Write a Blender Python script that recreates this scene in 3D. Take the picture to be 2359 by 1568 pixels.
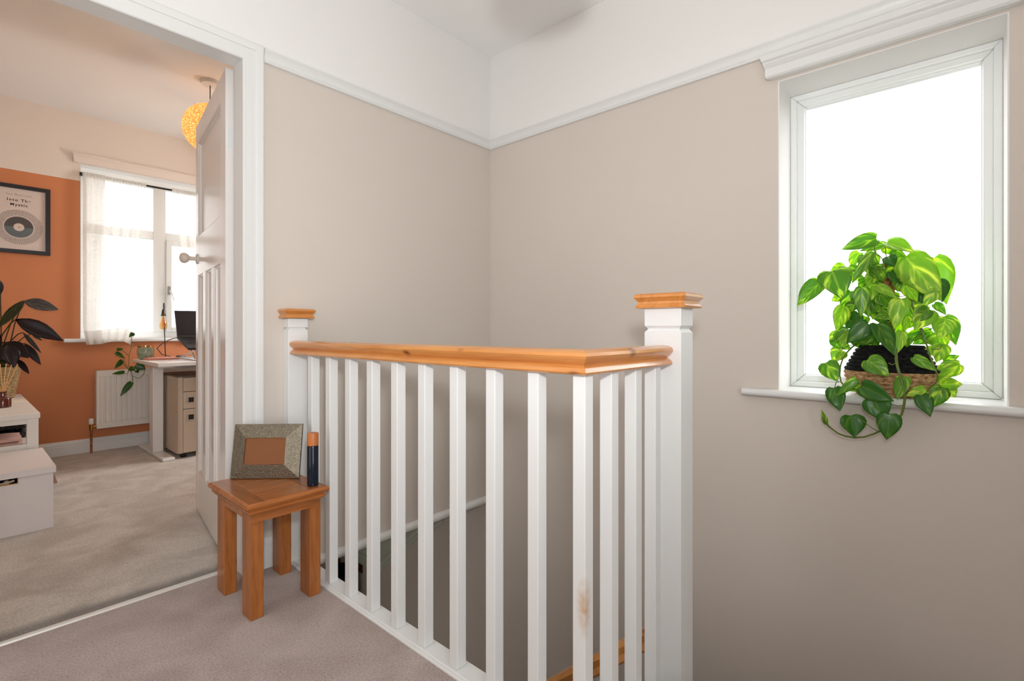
import bpy, bmesh, math, random
from mathutils import Vector, Matrix

# ---------------------------------------------------------------- clear
for o in list(bpy.data.objects):
    bpy.data.objects.remove(o, do_unlink=True)
scene = bpy.context.scene
C = scene.collection
R = math.radians
random.seed(7)

# ---------------------------------------------------------------- camera
CAM_YAW = math.atan2(1020.5, 1145.0)            # view direction measured from +X
cam = bpy.data.cameras.new('camera')
cam.sensor_fit = 'HORIZONTAL'; cam.sensor_width = 36.0
cam.lens = 1145.0 / 2359.0 * 36.0
cam.shift_y = -24.0 / 2359.0
cam.clip_start = 0.02; cam.clip_end = 200
cam_o = bpy.data.objects.new('camera', cam)
cam_o.location = (0, 0, 0.93)
cam_o.rotation_euler = (R(90), 0, CAM_YAW - R(90))
C.objects.link(cam_o)
scene.camera = cam_o

# ---------------------------------------------------------------- sky, lamps, exposure
world = bpy.data.worlds.new('sky'); scene.world = world
world.use_nodes = True
bg = world.node_tree.nodes['Background']
bg.inputs['Strength'].default_value = 3.2
# overcast white sky above the horizon, dimmer ground below it
wt = world.node_tree
w_tc = wt.nodes.new('ShaderNodeTexCoord'); w_sep = wt.nodes.new('ShaderNodeSeparateXYZ'); w_r = wt.nodes.new('ShaderNodeValToRGB')
w_mr = wt.nodes.new('ShaderNodeMapRange'); w_mr.inputs['From Min'].default_value = -0.12; w_mr.inputs['From Max'].default_value = 0.06
w_r.color_ramp.elements[0].color = (0.14, 0.14, 0.13, 1); w_r.color_ramp.elements[1].color = (0.96, 0.985, 1.0, 1)
wt.links.new(w_tc.outputs['Generated'], w_sep.inputs[0]); wt.links.new(w_sep.outputs['Z'], w_mr.inputs['Value'])
wt.links.new(w_mr.outputs['Result'], w_r.inputs['Fac']); wt.links.new(w_r.outputs['Color'], bg.inputs['Color'])
vs = scene.view_settings
vs.view_transform = 'Standard'; vs.look = 'None'; vs.exposure = 0.70; vs.gamma = 1.0
vs.use_curve_mapping = False

def add_light(name, kind, loc, energy, color=(1, 1, 1), rot=(0, 0, 0), **kw):
    l = bpy.data.lights.new(name, kind); l.energy = energy; l.color = color
    for k, v in kw.items():
        setattr(l, k, v)
    o = bpy.data.objects.new(name, l); o.location = loc; o.rotation_euler = rot
    C.objects.link(o)
    return o

# photographer's flash a hand above the lens, its head tilted up towards the ceiling corner
FLASH_TILT = R(35)
add_light('camera_flash', 'SPOT', (0.03, -0.035, 1.18), 46.0, (0.955, 0.98, 1.0), (R(90)+FLASH_TILT, 0, CAM_YAW - R(90) + R(14)),
          spot_size=R(172), spot_blend=1.0, shadow_soft_size=0.05)
# added fill light before the solid rear wall, brightening landing and doorway
add_light('rear_fill_light', 'AREA', (-0.25, -1.18, 1.05), 17.0, (0.93, 0.97, 1.0), (R(90), 0, R(20)),
          shape='RECTANGLE', size=0.95, size_y=1.9)
# weak added fill at the left wall, to reflect in the pewter frame
add_light('side_fill_light', 'AREA', (-0.87, 1.5, 1.05), 4.0, (0.98, 0.99, 1.0), (R(90), 0, R(-90)),
          shape='RECTANGLE', size=0.75, size_y=1.8)
# added bedroom fill, out of view near the windowless right wall
add_light('bedroom_fill_light', 'AREA', (2.70, 3.45, 1.6), 47.0, (0.95, 0.98, 1.0), (R(44), 0, R(90)),
          shape='RECTANGLE', size=1.1, size_y=1.2)
# added fill to lift the dark lower stairwell, with no source modelled
add_light('hall_fill_light', 'AREA', (0.30, 2.3, -1.35), 2.5, (1.0, 0.93, 0.85), (R(90), 0, R(-90)),
          shape='RECTANGLE', size=1.2, size_y=1.2)
# sky portals in the two windows
for nm, loc, rot, sx, sy in (('landing_window_portal', (2.33, 0.19, 1.28), (R(90), 0, R(90)), 0.62, 1.2),
                             ('bedroom_window_portal', (1.135, 5.12, 1.52), (R(90), 0, R(180)), 1.05, 1.35)):
    p = add_light(nm, 'AREA', loc, 1.0, rot=rot, shape='RECTANGLE', size=sx, size_y=sy)
    p.data.cycles.is_portal = True

# ---------------------------------------------------------------- materials
def srgb(r, g, b):
    f = lambda c: (c/255/12.92) if c/255 <= 0.04045 else ((c/255+0.055)/1.055)**2.4
    return (f(r), f(g), f(b), 1)

def mat(name, col, rough=0.6, metal=0.0, bump=None, var=None, spec=0.5, **kw):
    """bump=(scale,strength[,distance]); var=(scale,amount)"""
    m = bpy.data.materials.new(name); m.use_nodes = True
    nt = m.node_tree; b = nt.nodes['Principled BSDF']
    b.inputs['Base Color'].default_value = col
    b.inputs['Roughness'].default_value = rough
    b.inputs['Metallic'].default_value = metal
    b.inputs['Specular IOR Level'].default_value = spec
    for k, v in kw.items():
        b.inputs[k].default_value = v
    tc = nt.nodes.new('ShaderNodeTexCoord')
    if var:
        n = nt.nodes.new('ShaderNodeTexNoise'); n.inputs['Scale'].default_value = var[0]; n.inputs['Detail'].default_value = 4
        nt.links.new(tc.outputs['Object'], n.inputs['Vector'])
        mr = nt.nodes.new('ShaderNodeMapRange')
        mr.inputs['From Min'].default_value = 0.3; mr.inputs['From Max'].default_value = 0.7
        mr.inputs['To Min'].default_value = 1 - var[1]; mr.inputs['To Max'].default_value = 1 + var[1]
        nt.links.new(n.outputs['Fac'], mr.inputs['Value'])
        mx = nt.nodes.new('ShaderNodeVectorMath'); mx.operation = 'SCALE'
        mx.inputs[0].default_value = col[:3]
        nt.links.new(mr.outputs['Result'], mx.inputs['Scale'])
        nt.links.new(mx.outputs['Vector'], b.inputs['Base Color'])
    if bump:
        n = nt.nodes.new('ShaderNodeTexNoise'); n.inputs['Scale'].default_value = bump[0]; n.inputs['Detail'].default_value = 3
        nt.links.new(tc.outputs['Object'], n.inputs['Vector'])
        bp = nt.nodes.new('ShaderNodeBump'); bp.inputs['Strength'].default_value = bump[1]
        bp.inputs['Distance'].default_value = bump[2] if len(bump) > 2 else 0.002
        nt.links.new(n.outputs['Fac'], bp.inputs['Height'])
        nt.links.new(bp.outputs['Normal'], b.inputs['Normal'])
    return m

def ramp(nt, stops):
    r = nt.nodes.new('ShaderNodeValToRGB')
    e = r.color_ramp.elements
    e[0].position, e[0].color = stops[0]
    e[1].position, e[1].color = stops[1]
    for p, c in stops[2:]:
        x = e.new(p); x.color = c
    return r

def wood(name, light, dark, axis='Y', scale=26, rough=0.3, knots=None, knot_scale=7, coat=0.0, amount=1.0):
    m = bpy.data.materials.new(name); m.use_nodes = True
    nt = m.node_tree; b = nt.nodes['Principled BSDF']; b.inputs['Roughness'].default_value = rough
    b.inputs['Coat Weight'].default_value = coat; b.inputs['Coat Roughness'].default_value = 0.15
    tc = nt.nodes.new('ShaderNodeTexCoord'); mp = nt.nodes.new('ShaderNodeMapping')
    s = {'X': (0.08, 1, 1), 'Y': (1, 0.08, 1), 'Z': (1, 1, 0.08)}[axis]
    mp.inputs['Scale'].default_value = s
    nt.links.new(tc.outputs['Object'], mp.inputs['Vector'])
    n = nt.nodes.new('ShaderNodeTexNoise'); n.inputs['Scale'].default_value = scale; n.inputs['Detail'].default_value = 5
    n.inputs['Distortion'].default_value = 1.2
    nt.links.new(mp.outputs['Vector'], n.inputs['Vector'])
    n2 = nt.nodes.new('ShaderNodeTexNoise'); n2.inputs['Scale'].default_value = scale*7; n2.inputs['Detail'].default_value = 2
    nt.links.new(mp.outputs['Vector'], n2.inputs['Vector'])
    ad = nt.nodes.new('ShaderNodeMath'); ad.operation = 'MULTIPLY_ADD'
    ad.inputs[1].default_value = 0.35; nt.links.new(n2.outputs['Fac'], ad.inputs[0]); nt.links.new(n.outputs['Fac'], ad.inputs[2])
    mid = tuple(l*0.5+d*0.5 for l, d in zip(light, dark))
    rp = ramp(nt, [(0.45, light), (0.95, dark), (0.7, mid)])
    nt.links.new(ad.outputs[0], rp.inputs['Fac'])
    out = rp.outputs['Color']
    if knots:
        vo = nt.nodes.new('ShaderNodeTexVoronoi'); vo.inputs['Scale'].default_value = knot_scale
        mp2 = nt.nodes.new('ShaderNodeMapping')
        mp2.inputs['Scale'].default_value = {'X': (0.62, 1, 1), 'Y': (1, 0.62, 1), 'Z': (1, 1, 0.62)}[axis]
        nt.links.new(tc.outputs['Object'], mp2.inputs['Vector'])
        nt.links.new(mp2.outputs['Vector'], vo.inputs['Vector'])
        kr = ramp(nt, [(0.06, (0, 0, 0, 1)), (0.20, (1, 1, 1, 1))])
        nt.links.new(vo.outputs['Distance'], kr.inputs['Fac'])
        mx = nt.nodes.new('ShaderNodeMix'); mx.data_type = 'RGBA'
        nt.links.new(kr.outputs['Color'], mx.inputs['Factor'])
        mx.inputs['A'].default_value = knots
        nt.links.new(out, mx.inputs['B']); out = mx.outputs['Result']
    nt.links.new(out, b.inputs['Base Color'])
    return m

def carpet(name, col, col2, speck, dirt=False):
    m = bpy.data.materials.new(name); m.use_nodes = True
    nt = m.node_tree; b = nt.nodes['Principled BSDF']; b.inputs['Roughness'].default_value = 1.0
    b.inputs['Specular IOR Level'].default_value = 0.1
    b.inputs['Sheen Weight'].default_value = 0.25; b.inputs['Sheen Roughness'].default_value = 0.5
    tc = nt.nodes.new('ShaderNodeTexCoord')
    n1 = nt.nodes.new('ShaderNodeTexNoise'); n1.inputs['Scale'].default_value = 5.0; n1.inputs['Detail'].default_value = 4; n1.inputs['Distortion'].default_value = 0.8
    n2 = nt.nodes.new('ShaderNodeTexNoise'); n2.inputs['Scale'].default_value = 170; n2.inputs['Detail'].default_value = 4
    n3 = nt.nodes.new('ShaderNodeTexNoise'); n3.inputs['Scale'].default_value = 420; n3.inputs['Detail'].default_value = 2
    for n in (n1, n2, n3):
        nt.links.new(tc.outputs['Object'], n.inputs['Vector'])
    r1 = ramp(nt, [(0.35, col), (0.65, col2)]); nt.links.new(n1.outputs['Fac'], r1.inputs['Fac'])
    r2 = ramp(nt, [(0.3, (0.72, 0.70, 0.69, 1)), (0.62, (1.06, 1.06, 1.06, 1))]); nt.links.new(n2.outputs['Fac'], r2.inputs['Fac'])
    mx = nt.nodes.new('ShaderNodeMix'); mx.data_type = 'RGBA'; mx.blend_type = 'MULTIPLY'; mx.inputs['Factor'].default_value = 1
    nt.links.new(r1.outputs['Color'], mx.inputs['A']); nt.links.new(r2.outputs['Color'], mx.inputs['B'])
    out = mx.outputs['Result']
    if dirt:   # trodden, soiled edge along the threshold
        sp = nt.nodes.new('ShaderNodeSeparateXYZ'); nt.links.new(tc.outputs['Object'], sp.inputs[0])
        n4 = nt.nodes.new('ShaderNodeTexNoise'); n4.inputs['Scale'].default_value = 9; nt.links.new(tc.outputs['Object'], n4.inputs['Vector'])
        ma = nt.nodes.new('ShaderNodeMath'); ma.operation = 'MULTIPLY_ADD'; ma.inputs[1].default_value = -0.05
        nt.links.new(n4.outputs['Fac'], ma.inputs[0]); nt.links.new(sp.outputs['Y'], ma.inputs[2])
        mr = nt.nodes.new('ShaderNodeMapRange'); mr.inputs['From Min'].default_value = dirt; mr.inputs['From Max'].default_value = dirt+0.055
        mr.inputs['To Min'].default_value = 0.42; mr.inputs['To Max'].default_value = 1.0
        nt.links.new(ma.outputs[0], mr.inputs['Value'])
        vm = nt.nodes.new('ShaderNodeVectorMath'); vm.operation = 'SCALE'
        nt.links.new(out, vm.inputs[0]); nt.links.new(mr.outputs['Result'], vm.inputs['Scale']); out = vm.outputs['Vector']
    nt.links.new(out, b.inputs['Base Color'])
    bp = nt.nodes.new('ShaderNodeBump'); bp.inputs['Strength'].default_value = 0.55; bp.inputs['Distance'].default_value = 0.006
    av = nt.nodes.new('ShaderNodeMath'); av.operation = 'ADD'
    nt.links.new(n2.outputs['Fac'], av.inputs[0]); nt.links.new(n3.outputs['Fac'], av.inputs[1])
    nt.links.new(av.outputs[0], bp.inputs['Height']); nt.links.new(bp.outputs['Normal'], b.inputs['Normal'])
    return m

def leaf_mat(name, dark, light, trans, spec_rough=0.32, vscale=14, thr=(0.5, 0.68), rib=0.35):
    """two-tone leaf: streaky variegation running out from a paler midrib (leaf UVs: x across, y along)"""
    m = bpy.data.materials.new(name); m.use_nodes = True
    nt = m.node_tree; b = nt.nodes['Principled BSDF']; b.inputs['Roughness'].default_value = spec_rough
    tc = nt.nodes.new('ShaderNodeTexCoord'); oi = nt.nodes.new('ShaderNodeObjectInfo')
    sp = nt.nodes.new('ShaderNodeSeparateXYZ'); nt.links.new(tc.outputs['UV'], sp.inputs[0])
    ab = nt.nodes.new('ShaderNodeMath'); ab.operation = 'ABSOLUTE'; nt.links.new(sp.outputs['X'], ab.inputs[0])
    # slanted vein coordinate: along the leaf, sweeping forward towards the edge
    sl = nt.nodes.new('ShaderNodeMath'); sl.operation = 'MULTIPLY_ADD'; sl.inputs[1].default_value = -0.45
    nt.links.new(ab.outputs[0], sl.inputs[0]); nt.links.new(sp.outputs['Y'], sl.inputs[2])
    rz = nt.nodes.new('ShaderNodeMath'); rz.operation = 'MULTIPLY'; rz.inputs[1].default_value = 40.0; nt.links.new(oi.outputs['Random'], rz.inputs[0])
    cb = nt.nodes.new('ShaderNodeCombineXYZ')
    mx_ = nt.nodes.new('ShaderNodeMath'); mx_.operation = 'MULTIPLY'; mx_.inputs[1].default_value = vscale/14.0*0.9; nt.links.new(sp.outputs['X'], mx_.inputs[0])
    my_ = nt.nodes.new('ShaderNodeMath'); my_.operation = 'MULTIPLY'; my_.inputs[1].default_value = vscale/14.0*5.5; nt.links.new(sl.outputs[0], my_.inputs[0])
    nt.links.new(mx_.outputs[0], cb.inputs['X']); nt.links.new(my_.outputs[0], cb.inputs['Y']); nt.links.new(rz.outputs[0], cb.inputs['Z'])
    n = nt.nodes.new('ShaderNodeTexNoise'); n.inputs['Scale'].default_value = 1.0; n.inputs['Detail'].default_value = 5
    nt.links.new(cb.outputs[0], n.inputs['Vector'])
    r = ramp(nt, [(thr[0], dark), (thr[1], light)]); nt.links.new(n.outputs['Fac'], r.inputs['Fac'])
    mr = nt.nodes.new('ShaderNodeMapRange'); mr.inputs['From Min'].default_value = 0.02; mr.inputs['From Max'].default_value = 0.09
    mr.inputs['To Min'].default_value = rib; mr.inputs['To Max'].default_value = 0.0; nt.links.new(ab.outputs[0], mr.inputs['Value'])
    mc = nt.nodes.new('ShaderNodeMix'); mc.data_type = 'RGBA'; nt.links.new(mr.outputs['Result'], mc.inputs['Factor'])
    nt.links.new(r.outputs['Color'], mc.inputs['A']); mc.inputs['B'].default_value = light
    col = mc.outputs['Result']
    nt.links.new(col, b.inputs['Base Color'])
    t = nt.nodes.new('ShaderNodeBsdfTranslucent')
    sc = nt.nodes.new('ShaderNodeVectorMath'); sc.operation = 'MULTIPLY'; sc.inputs[1].default_value = trans
    nt.links.new(col, sc.inputs[0]); nt.links.new(sc.outputs['Vector'], t.inputs['Color'])
    mx = nt.nodes.new('ShaderNodeMixShader'); mx.inputs['Fac'].default_value = 0.45
    nt.links.new(b.outputs[0], mx.inputs[1]); nt.links.new(t.outputs[0], mx.inputs[2])
    nt.links.new(mx.outputs[0], nt.nodes['Material Output'].inputs['Surface'])
    return m

def glass_mat(name, tint=(1, 1, 1, 1), gloss=0.08):
    m = bpy.data.materials.new(name); m.use_nodes = True
    nt = m.node_tree; nt.nodes.remove(nt.nodes['Principled BSDF'])
    a = nt.nodes.new('ShaderNodeBsdfTransparent'); a.inputs['Color'].default_value = tint
    g = nt.nodes.new('ShaderNodeBsdfGlossy'); g.inputs['Roughness'].default_value = 0.02
    mx = nt.nodes.new('ShaderNodeMixShader'); mx.inputs['Fac'].default_value = gloss
    nt.links.new(a.outputs[0], mx.inputs[1]); nt.links.new(g.outputs[0], mx.inputs[2])
    nt.links.new(mx.outputs[0], nt.nodes['Material Output'].inputs['Surface'])
    return m

def sheer_mat(name, col, alpha):
    m = bpy.data.materials.new(name); m.use_nodes = True
    nt = m.node_tree; nt.nodes.remove(nt.nodes['Principled BSDF'])
    d = nt.nodes.new('ShaderNodeBsdfDiffuse'); d.inputs['Color'].default_value = col
    t = nt.nodes.new('ShaderNodeBsdfTranslucent'); t.inputs['Color'].default_value = col
    tr = nt.nodes.new('ShaderNodeBsdfTransparent')
    m1 = nt.nodes.new('ShaderNodeMixShader'); m1.inputs['Fac'].default_value = 0.5
    nt.links.new(d.outputs[0], m1.inputs[1]); nt.links.new(t.outputs[0], m1.inputs[2])
    tc = nt.nodes.new('ShaderNodeTexCoord'); mp = nt.nodes.new('ShaderNodeMapping'); mp.inputs['Scale'].default_value = (60, 60, 220)
    n = nt.nodes.new('ShaderNodeTexNoise'); n.inputs['Scale'].default_value = 1.0; n.inputs['Detail'].default_value = 3
    nt.links.new(tc.outputs['Object'], mp.inputs['Vector']); nt.links.new(mp.outputs['Vector'], n.inputs['Vector'])
    mr = nt.nodes.new('ShaderNodeMapRange'); mr.inputs['From Min'].default_value = 0.3; mr.inputs['From Max'].default_value = 0.7
    mr.inputs['To Min'].default_value = alpha-0.09; mr.inputs['To Max'].default_value = alpha+0.09
    nt.links.new(n.outputs['Fac'], mr.inputs['Value'])
    m2 = nt.nodes.new('ShaderNodeMixShader'); nt.links.new(mr.outputs['Result'], m2.inputs['Fac'])
    nt.links.new(tr.outputs[0], m2.inputs[1]); nt.links.new(m1.outputs[0], m2.inputs[2])
    nt.links.new(m2.outputs[0], nt.nodes['Material Output'].inputs['Surface'])
    return m

def weave_mat(name, c1, c2, sx, sz, rough=0.9, depth=0.004):
    """coiled rope look: horizontal bands with twisted strands"""
    m = bpy.data.materials.new(name); m.use_nodes = True
    nt = m.node_tree; b = nt.nodes['Principled BSDF']; b.inputs['Roughness'].default_value = rough
    b.inputs['Specular IOR Level'].default_value = 0.2
    tc = nt.nodes.new('ShaderNodeTexCoord'); mp = nt.nodes.new('ShaderNodeMapping'); mp.inputs['Scale'].default_value = (sx, sx, sz)
    n = nt.nodes.new('ShaderNodeTexNoise'); n.inputs['Scale'].default_value = 1; n.inputs['Detail'].default_value = 3
    nt.links.new(tc.outputs['Object'], mp.inputs['Vector']); nt.links.new(mp.outputs['Vector'], n.inputs['Vector'])
    r = ramp(nt, [(0.35, c1), (0.65, c2)]); nt.links.new(n.outputs['Fac'], r.inputs['Fac'])
    nt.links.new(r.outputs['Color'], b.inputs['Base Color'])
    bp = nt.nodes.new('ShaderNodeBump'); bp.inputs['Strength'].default_value = 0.8; bp.inputs['Distance'].default_value = depth
    nt.links.new(n.outputs['Fac'], bp.inputs['Height']); nt.links.new(bp.outputs['Normal'], b.inputs['Normal'])
    return m

M = {}
M['greige'] = mat('greige_wall_paint', srgb(211, 201, 191), 0.75, bump=(220, 0.12, 0.001), var=(1.5, 0.015))
M['upper_white'] = mat('white_upper_wall_paint', srgb(234, 232, 229), 0.8, bump=(200, 0.1, 0.001))
M['ceiling'] = mat('white_ceiling_paint', srgb(245, 244, 242), 0.9, bump=(160, 0.1, 0.001))
M['gloss'] = mat('white_gloss_trim', srgb(226, 226, 224), 0.32, bump=(60, 0.06, 0.001))
M['spindle'] = mat('white_brushed_paint', srgb(228, 228, 227), 0.42, bump=(90, 0.12, 0.001))
M['door'] = mat('white_door_gloss', srgb(236, 231, 227), 0.18, bump=(45, 0.08, 0.001))
M['upvc'] = mat('white_window_plastic', srgb(240, 243, 242), 0.3)
M['orange'] = mat('terracotta_wall_paint', srgb(203, 128, 84), 0.75, bump=(200, 0.12, 0.001), var=(2, 0.02))
M['pale'] = mat('pale_bedroom_paint', srgb(226, 214, 203), 0.8, bump=(200, 0.1, 0.001))
M['carpet'] = carpet('landing_carpet', srgb(176, 159, 151), srgb(194, 178, 171), None)
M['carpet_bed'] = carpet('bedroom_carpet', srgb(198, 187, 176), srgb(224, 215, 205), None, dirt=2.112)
M['hall_green'] = mat('pale_green_hall_paint', srgb(208, 214, 200), 0.7)
M['hall_dark'] = mat('dark_hall_carpet', srgb(90, 80, 72), 0.95)
M['pine'] = wood('varnished_pine_lengthways', srgb(222, 156, 88), srgb(188, 114, 52), 'Y', 18, 0.28, srgb(112, 56, 24), 14, 0.5)
M['pine_x'] = wood('varnished_pine_crossways', srgb(222, 156, 88), srgb(188, 114, 52), 'X', 18, 0.25, srgb(112, 56, 24), 14, 0.6)
M['pine_cap'] = wood('varnished_pine_cap', srgb(216, 148, 78), srgb(188, 114, 48), 'X', 30, 0.28, None, 6, 0.5)
M['oak'] = wood('oiled_oak_upright', srgb(184, 112, 52), srgb(126, 69, 24), 'Z', 30, 0.35, srgb(90, 48, 24), 13, 0.15)
M['oak_x'] = wood('oiled_oak_crossways', srgb(182, 108, 50), srgb(130, 72, 27), 'X', 32, 0.3, None, 5, 0.3)
M['oak_y'] = wood('oiled_oak_lengthways', srgb(168, 100, 48), srgb(116, 64, 25), 'Y', 32, 0.3, None, 5, 0.3)
M['brass'] = mat('aged_brass', srgb(190, 140, 70), 0.3, 1.0)
M['steel'] = mat('brushed_steel', srgb(190, 188, 184), 0.35, 1.0)
M['black'] = mat('matt_black', srgb(24, 22, 22), 0.5)
M['glass'] = glass_mat('clear_glass')
M['strip'] = mat('silver_threshold_strip', srgb(225, 222, 216), 0.3, 0.3)
M['coat'] = mat('black_coat_cloth', srgb(18, 17, 18), 0.95, spec=0.1)
M['cable'] = mat('dark_cable', srgb(60, 54, 50), 0.5)

# ---------------------------------------------------------------- mesh helpers
class MB:
    def __init__(self): self.v = []; self.f = []; self.mi = []; self.cur = 0
    def add(self, vs_, fs):
        o = len(self.v); self.v += [tuple(p) for p in vs_]
        for f in fs:
            self.f.append(tuple(i+o for i in f)); self.mi.append(self.cur)
        return self
    def box(self, x0, x1, y0, y1, z0, z1):
        vs_ = [(x0,y0,z0),(x1,y0,z0),(x1,y1,z0),(x0,y1,z0),(x0,y0,z1),(x1,y0,z1),(x1,y1,z1),(x0,y1,z1)]
        return self.add(vs_, [(3,2,1,0),(4,5,6,7),(0,1,5,4),(1,2,6,5),(2,3,7,6),(3,0,4,7)])
    def rings(self, rings, closed=True, caps=True, loop=False):
        n = len(rings[0]); vs_ = [p for r in rings for p in r]; fs = []
        k = len(rings)
        for i in range(k if loop else k-1):
            a = i*n; b = ((i+1) % k)*n
            for j in range(n if closed else n-1):
                j2 = (j+1) % n
                fs.append((a+j, a+j2, b+j2, b+j))
        if caps and not loop:
            fs.append(tuple(range(n-1, -1, -1))); fs.append(tuple((k-1)*n+j for j in range(n)))
        return self.add(vs_, fs)
    def prism(self, poly, axis, a, b):
        def P(p, t):
            return {'X': (t, p[0], p[1]), 'Y': (p[0], t, p[1]), 'Z': (p[0], p[1], t)}[axis]
        return self.rings([[P(p, a) for p in poly], [P(p, b) for p in poly]])
    def tube(self, path, r, n=8, caps=True):
        path = [Vector(p) for p in path]; rs = r if isinstance(r, (list, tuple)) else [r]*len(path)
        rings = []; prev = None
        for i, p in enumerate(path):
            d = (path[min(i+1, len(path)-1)] - path[max(i-1, 0)]).normalized()
            if prev is None:
                u = d.cross(Vector((0, 0, 1)))
                if u.length < 1e-3: u = d.cross(Vector((0, 1, 0)))
            else:
                u = prev - d*prev.dot(d)
                if u.length < 1e-5: u = d.orthogonal()
            u.normalize(); prev = u; w = d.cross(u)
            rings.append([tuple(p + (u*math.cos(2*math.pi*k/n) + w*math.sin(2*math.pi*k/n))*rs[i]) for k in range(n)])
        return self.rings(rings, caps=caps)
    def lathe(self, prof, c=(0, 0, 0), n=24, sx=1.0, sy=1.0, caps=True):
        rings = [[(c[0]+r*sx*math.cos(2*math.pi*k/n), c[1]+r*sy*math.sin(2*math.pi*k/n), c[2]+z) for k in range(n)] for r, z in prof]
        return self.rings(rings, caps=caps)
    def sphere(self, c, r, nu=16, nv=10, sz=1.0):
        prof = [(r*math.sin(math.pi*(i+0.02)/(nv+0.04)), -r*sz*math.cos(math.pi*(i+0.02)/(nv+0.04))) for i in range(nv+1)]
        return self.lathe(prof, c, nu)
    def build(self, name, m, parent=None, smooth=0, bevel=0.0, local=False, segs=2):
        off = Vector(parent.get('_org', (0, 0, 0))) if (parent is not None and not local) else Vector((0, 0, 0))
        me = bpy.data.meshes.new(name)
        me.from_pydata([tuple(Vector(p)-off) for p in self.v], [], self.f)
        bm = bmesh.new(); bm.from_mesh(me); bmesh.ops.recalc_face_normals(bm, faces=bm.faces); bm.to_mesh(me); bm.free()
        for x in (m if isinstance(m, (list, tuple)) else [m]):
            me.materials.append(x)
        if isinstance(m, (list, tuple)):
            me.polygons.foreach_set('material_index', self.mi)
        if smooth:
            me.shade_smooth(); me.set_sharp_from_angle(angle=R(smooth))
        o = bpy.data.objects.new(name, me); C.objects.link(o)
        if parent is not None:
            o.parent = parent
            if not local: o['_org'] = tuple(off)
        if bevel:
            b = o.modifiers.new('bevel', 'BEVEL'); b.width = bevel; b.segments = segs; b.limit_method = 'ANGLE'; b.angle_limit = R(40)
        return o

def tag(o, label, cat=None, group=None, kind=None):
    if label: o['label'] = label
    if cat: o['category'] = cat
    if group: o['group'] = group
    if kind: o['kind'] = kind
    return o

def thing(name, label, cat, loc, rotz=0.0, group=None, kind=None):
    o = bpy.data.objects.new(name, None); o.empty_display_size = 0.05
    o.location = loc; o.rotation_euler = (0, 0, rotz); C.objects.link(o)
    o['_org'] = tuple(loc)
    return tag(o, label, cat, group, kind)

def struct(name, mb, m, label, **kw):
    return tag(mb.build(name, m, **kw), label, name.split('_')[0], None, 'structure')

def clean():
    for o in bpy.data.objects:
        if '_org' in o: del o['_org']

YA, XB = 2.02, 2.076          # landing wall with the doorway / wall with the window
ZR, ZC = 2.0, 2.51            # paint change under the picture rail, landing ceiling
YO, ZCB = 4.91, 2.555         # bedroom window wall, bedroom ceiling

# ================================================================ THE SETTING
# ---- floors
mb = MB(); mb.prism([(-0.9, -1.4), (1.18, -1.4), (1.18, 0.575), (0.888, 0.575), (0.888, 2.10), (-0.9, 2.10)], 'Z', -0.16, 0.0)
struct('floor', mb, M['carpet'], 'taupe pile carpet on the landing floor')
mb = MB(); mb.box(-0.2, 2.9, 2.116, 5.0, -0.12, 0.007)
struct('floor_bedroom', mb, M['carpet_bed'], 'beige pile carpet on the bedroom floor')
mb = MB(); mb.box(0.2, 2.3, -1.5, 3.6, -2.5, -2.4)
struct('floor_hall', mb, M['hall_dark'], 'dark carpet on the hall floor below the stairs')

# ---- landing wall with the bedroom doorway
mb = MB()
mb.box(0.757, XB, YA, 2.15, 0.0, ZR); mb.box(0.961, XB, YA, 2.15, -0.07, 0.0); mb.box(-0.9, -0.07, YA, 2.15, 0, ZR)
mb.cur = 1
mb.box(-0.9, XB, YA, 2.15, ZR, 2.6)
struct('wall_back', mb, [M['greige'], M['upper_white']], 'greige landing wall beside the bedroom doorway, white above the picture rail')
# ---- wall with the landing window
WY0, WY1, WZ0, WZ1 = -0.12, 0.50, 0.69, 1.872
mb = MB()
mb.box(XB, 2.32, WY1, 3.6, -2.4, ZR); mb.box(XB, 2.32, -1.4, WY0, -2.4, ZR); mb.box(XB, 2.32, WY0, WY1, -2.4, WZ0)
mb.box(XB, 2.32, WY0, WY1, WZ1, ZR)
mb.cur = 1
mb.box(XB, 2.32, -1.4, 2.15, ZR, 2.6)
struct('wall_right', mb, [M['greige'], M['upper_white']], 'greige landing wall around the window, white above the picture rail')
# plastered white reveal of the window
mb = MB(); t = 0.004
mb.box(XB-0.0005, 2.25, WY1-t, WY1, WZ0, WZ1); mb.box(XB-0.0005, 2.25, WY0, WY0+t, WZ0, WZ1); mb.box(XB-0.0005, 2.25, WY0+t, WY1-t, WZ1-t, WZ1)
struct('trim_reveal', mb, M['upper_white'], 'white plaster reveal lining the landing window recess')
# ---- walls behind the camera
mb = MB(); mb.box(-1.0, -0.9, -1.4, 2.15, 0, 2.6)
struct('wall_left', mb, M['greige'], 'greige landing wall left of the camera')
mb = MB(); mb.box(-1.0, 0.10, -1.5, -1.4, -0.16, 2.6); mb.box(0.10, 2.32, -1.5, -1.4, -2.4, 2.6)
struct('wall_front', mb, M['greige'], 'greige landing wall behind the camera')
mb = MB(); mb.box(-1.0, 2.32, -1.5, 2.15, ZC, 2.6)
struct('ceiling', mb, M['ceiling'], 'plain white landing ceiling')
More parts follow.
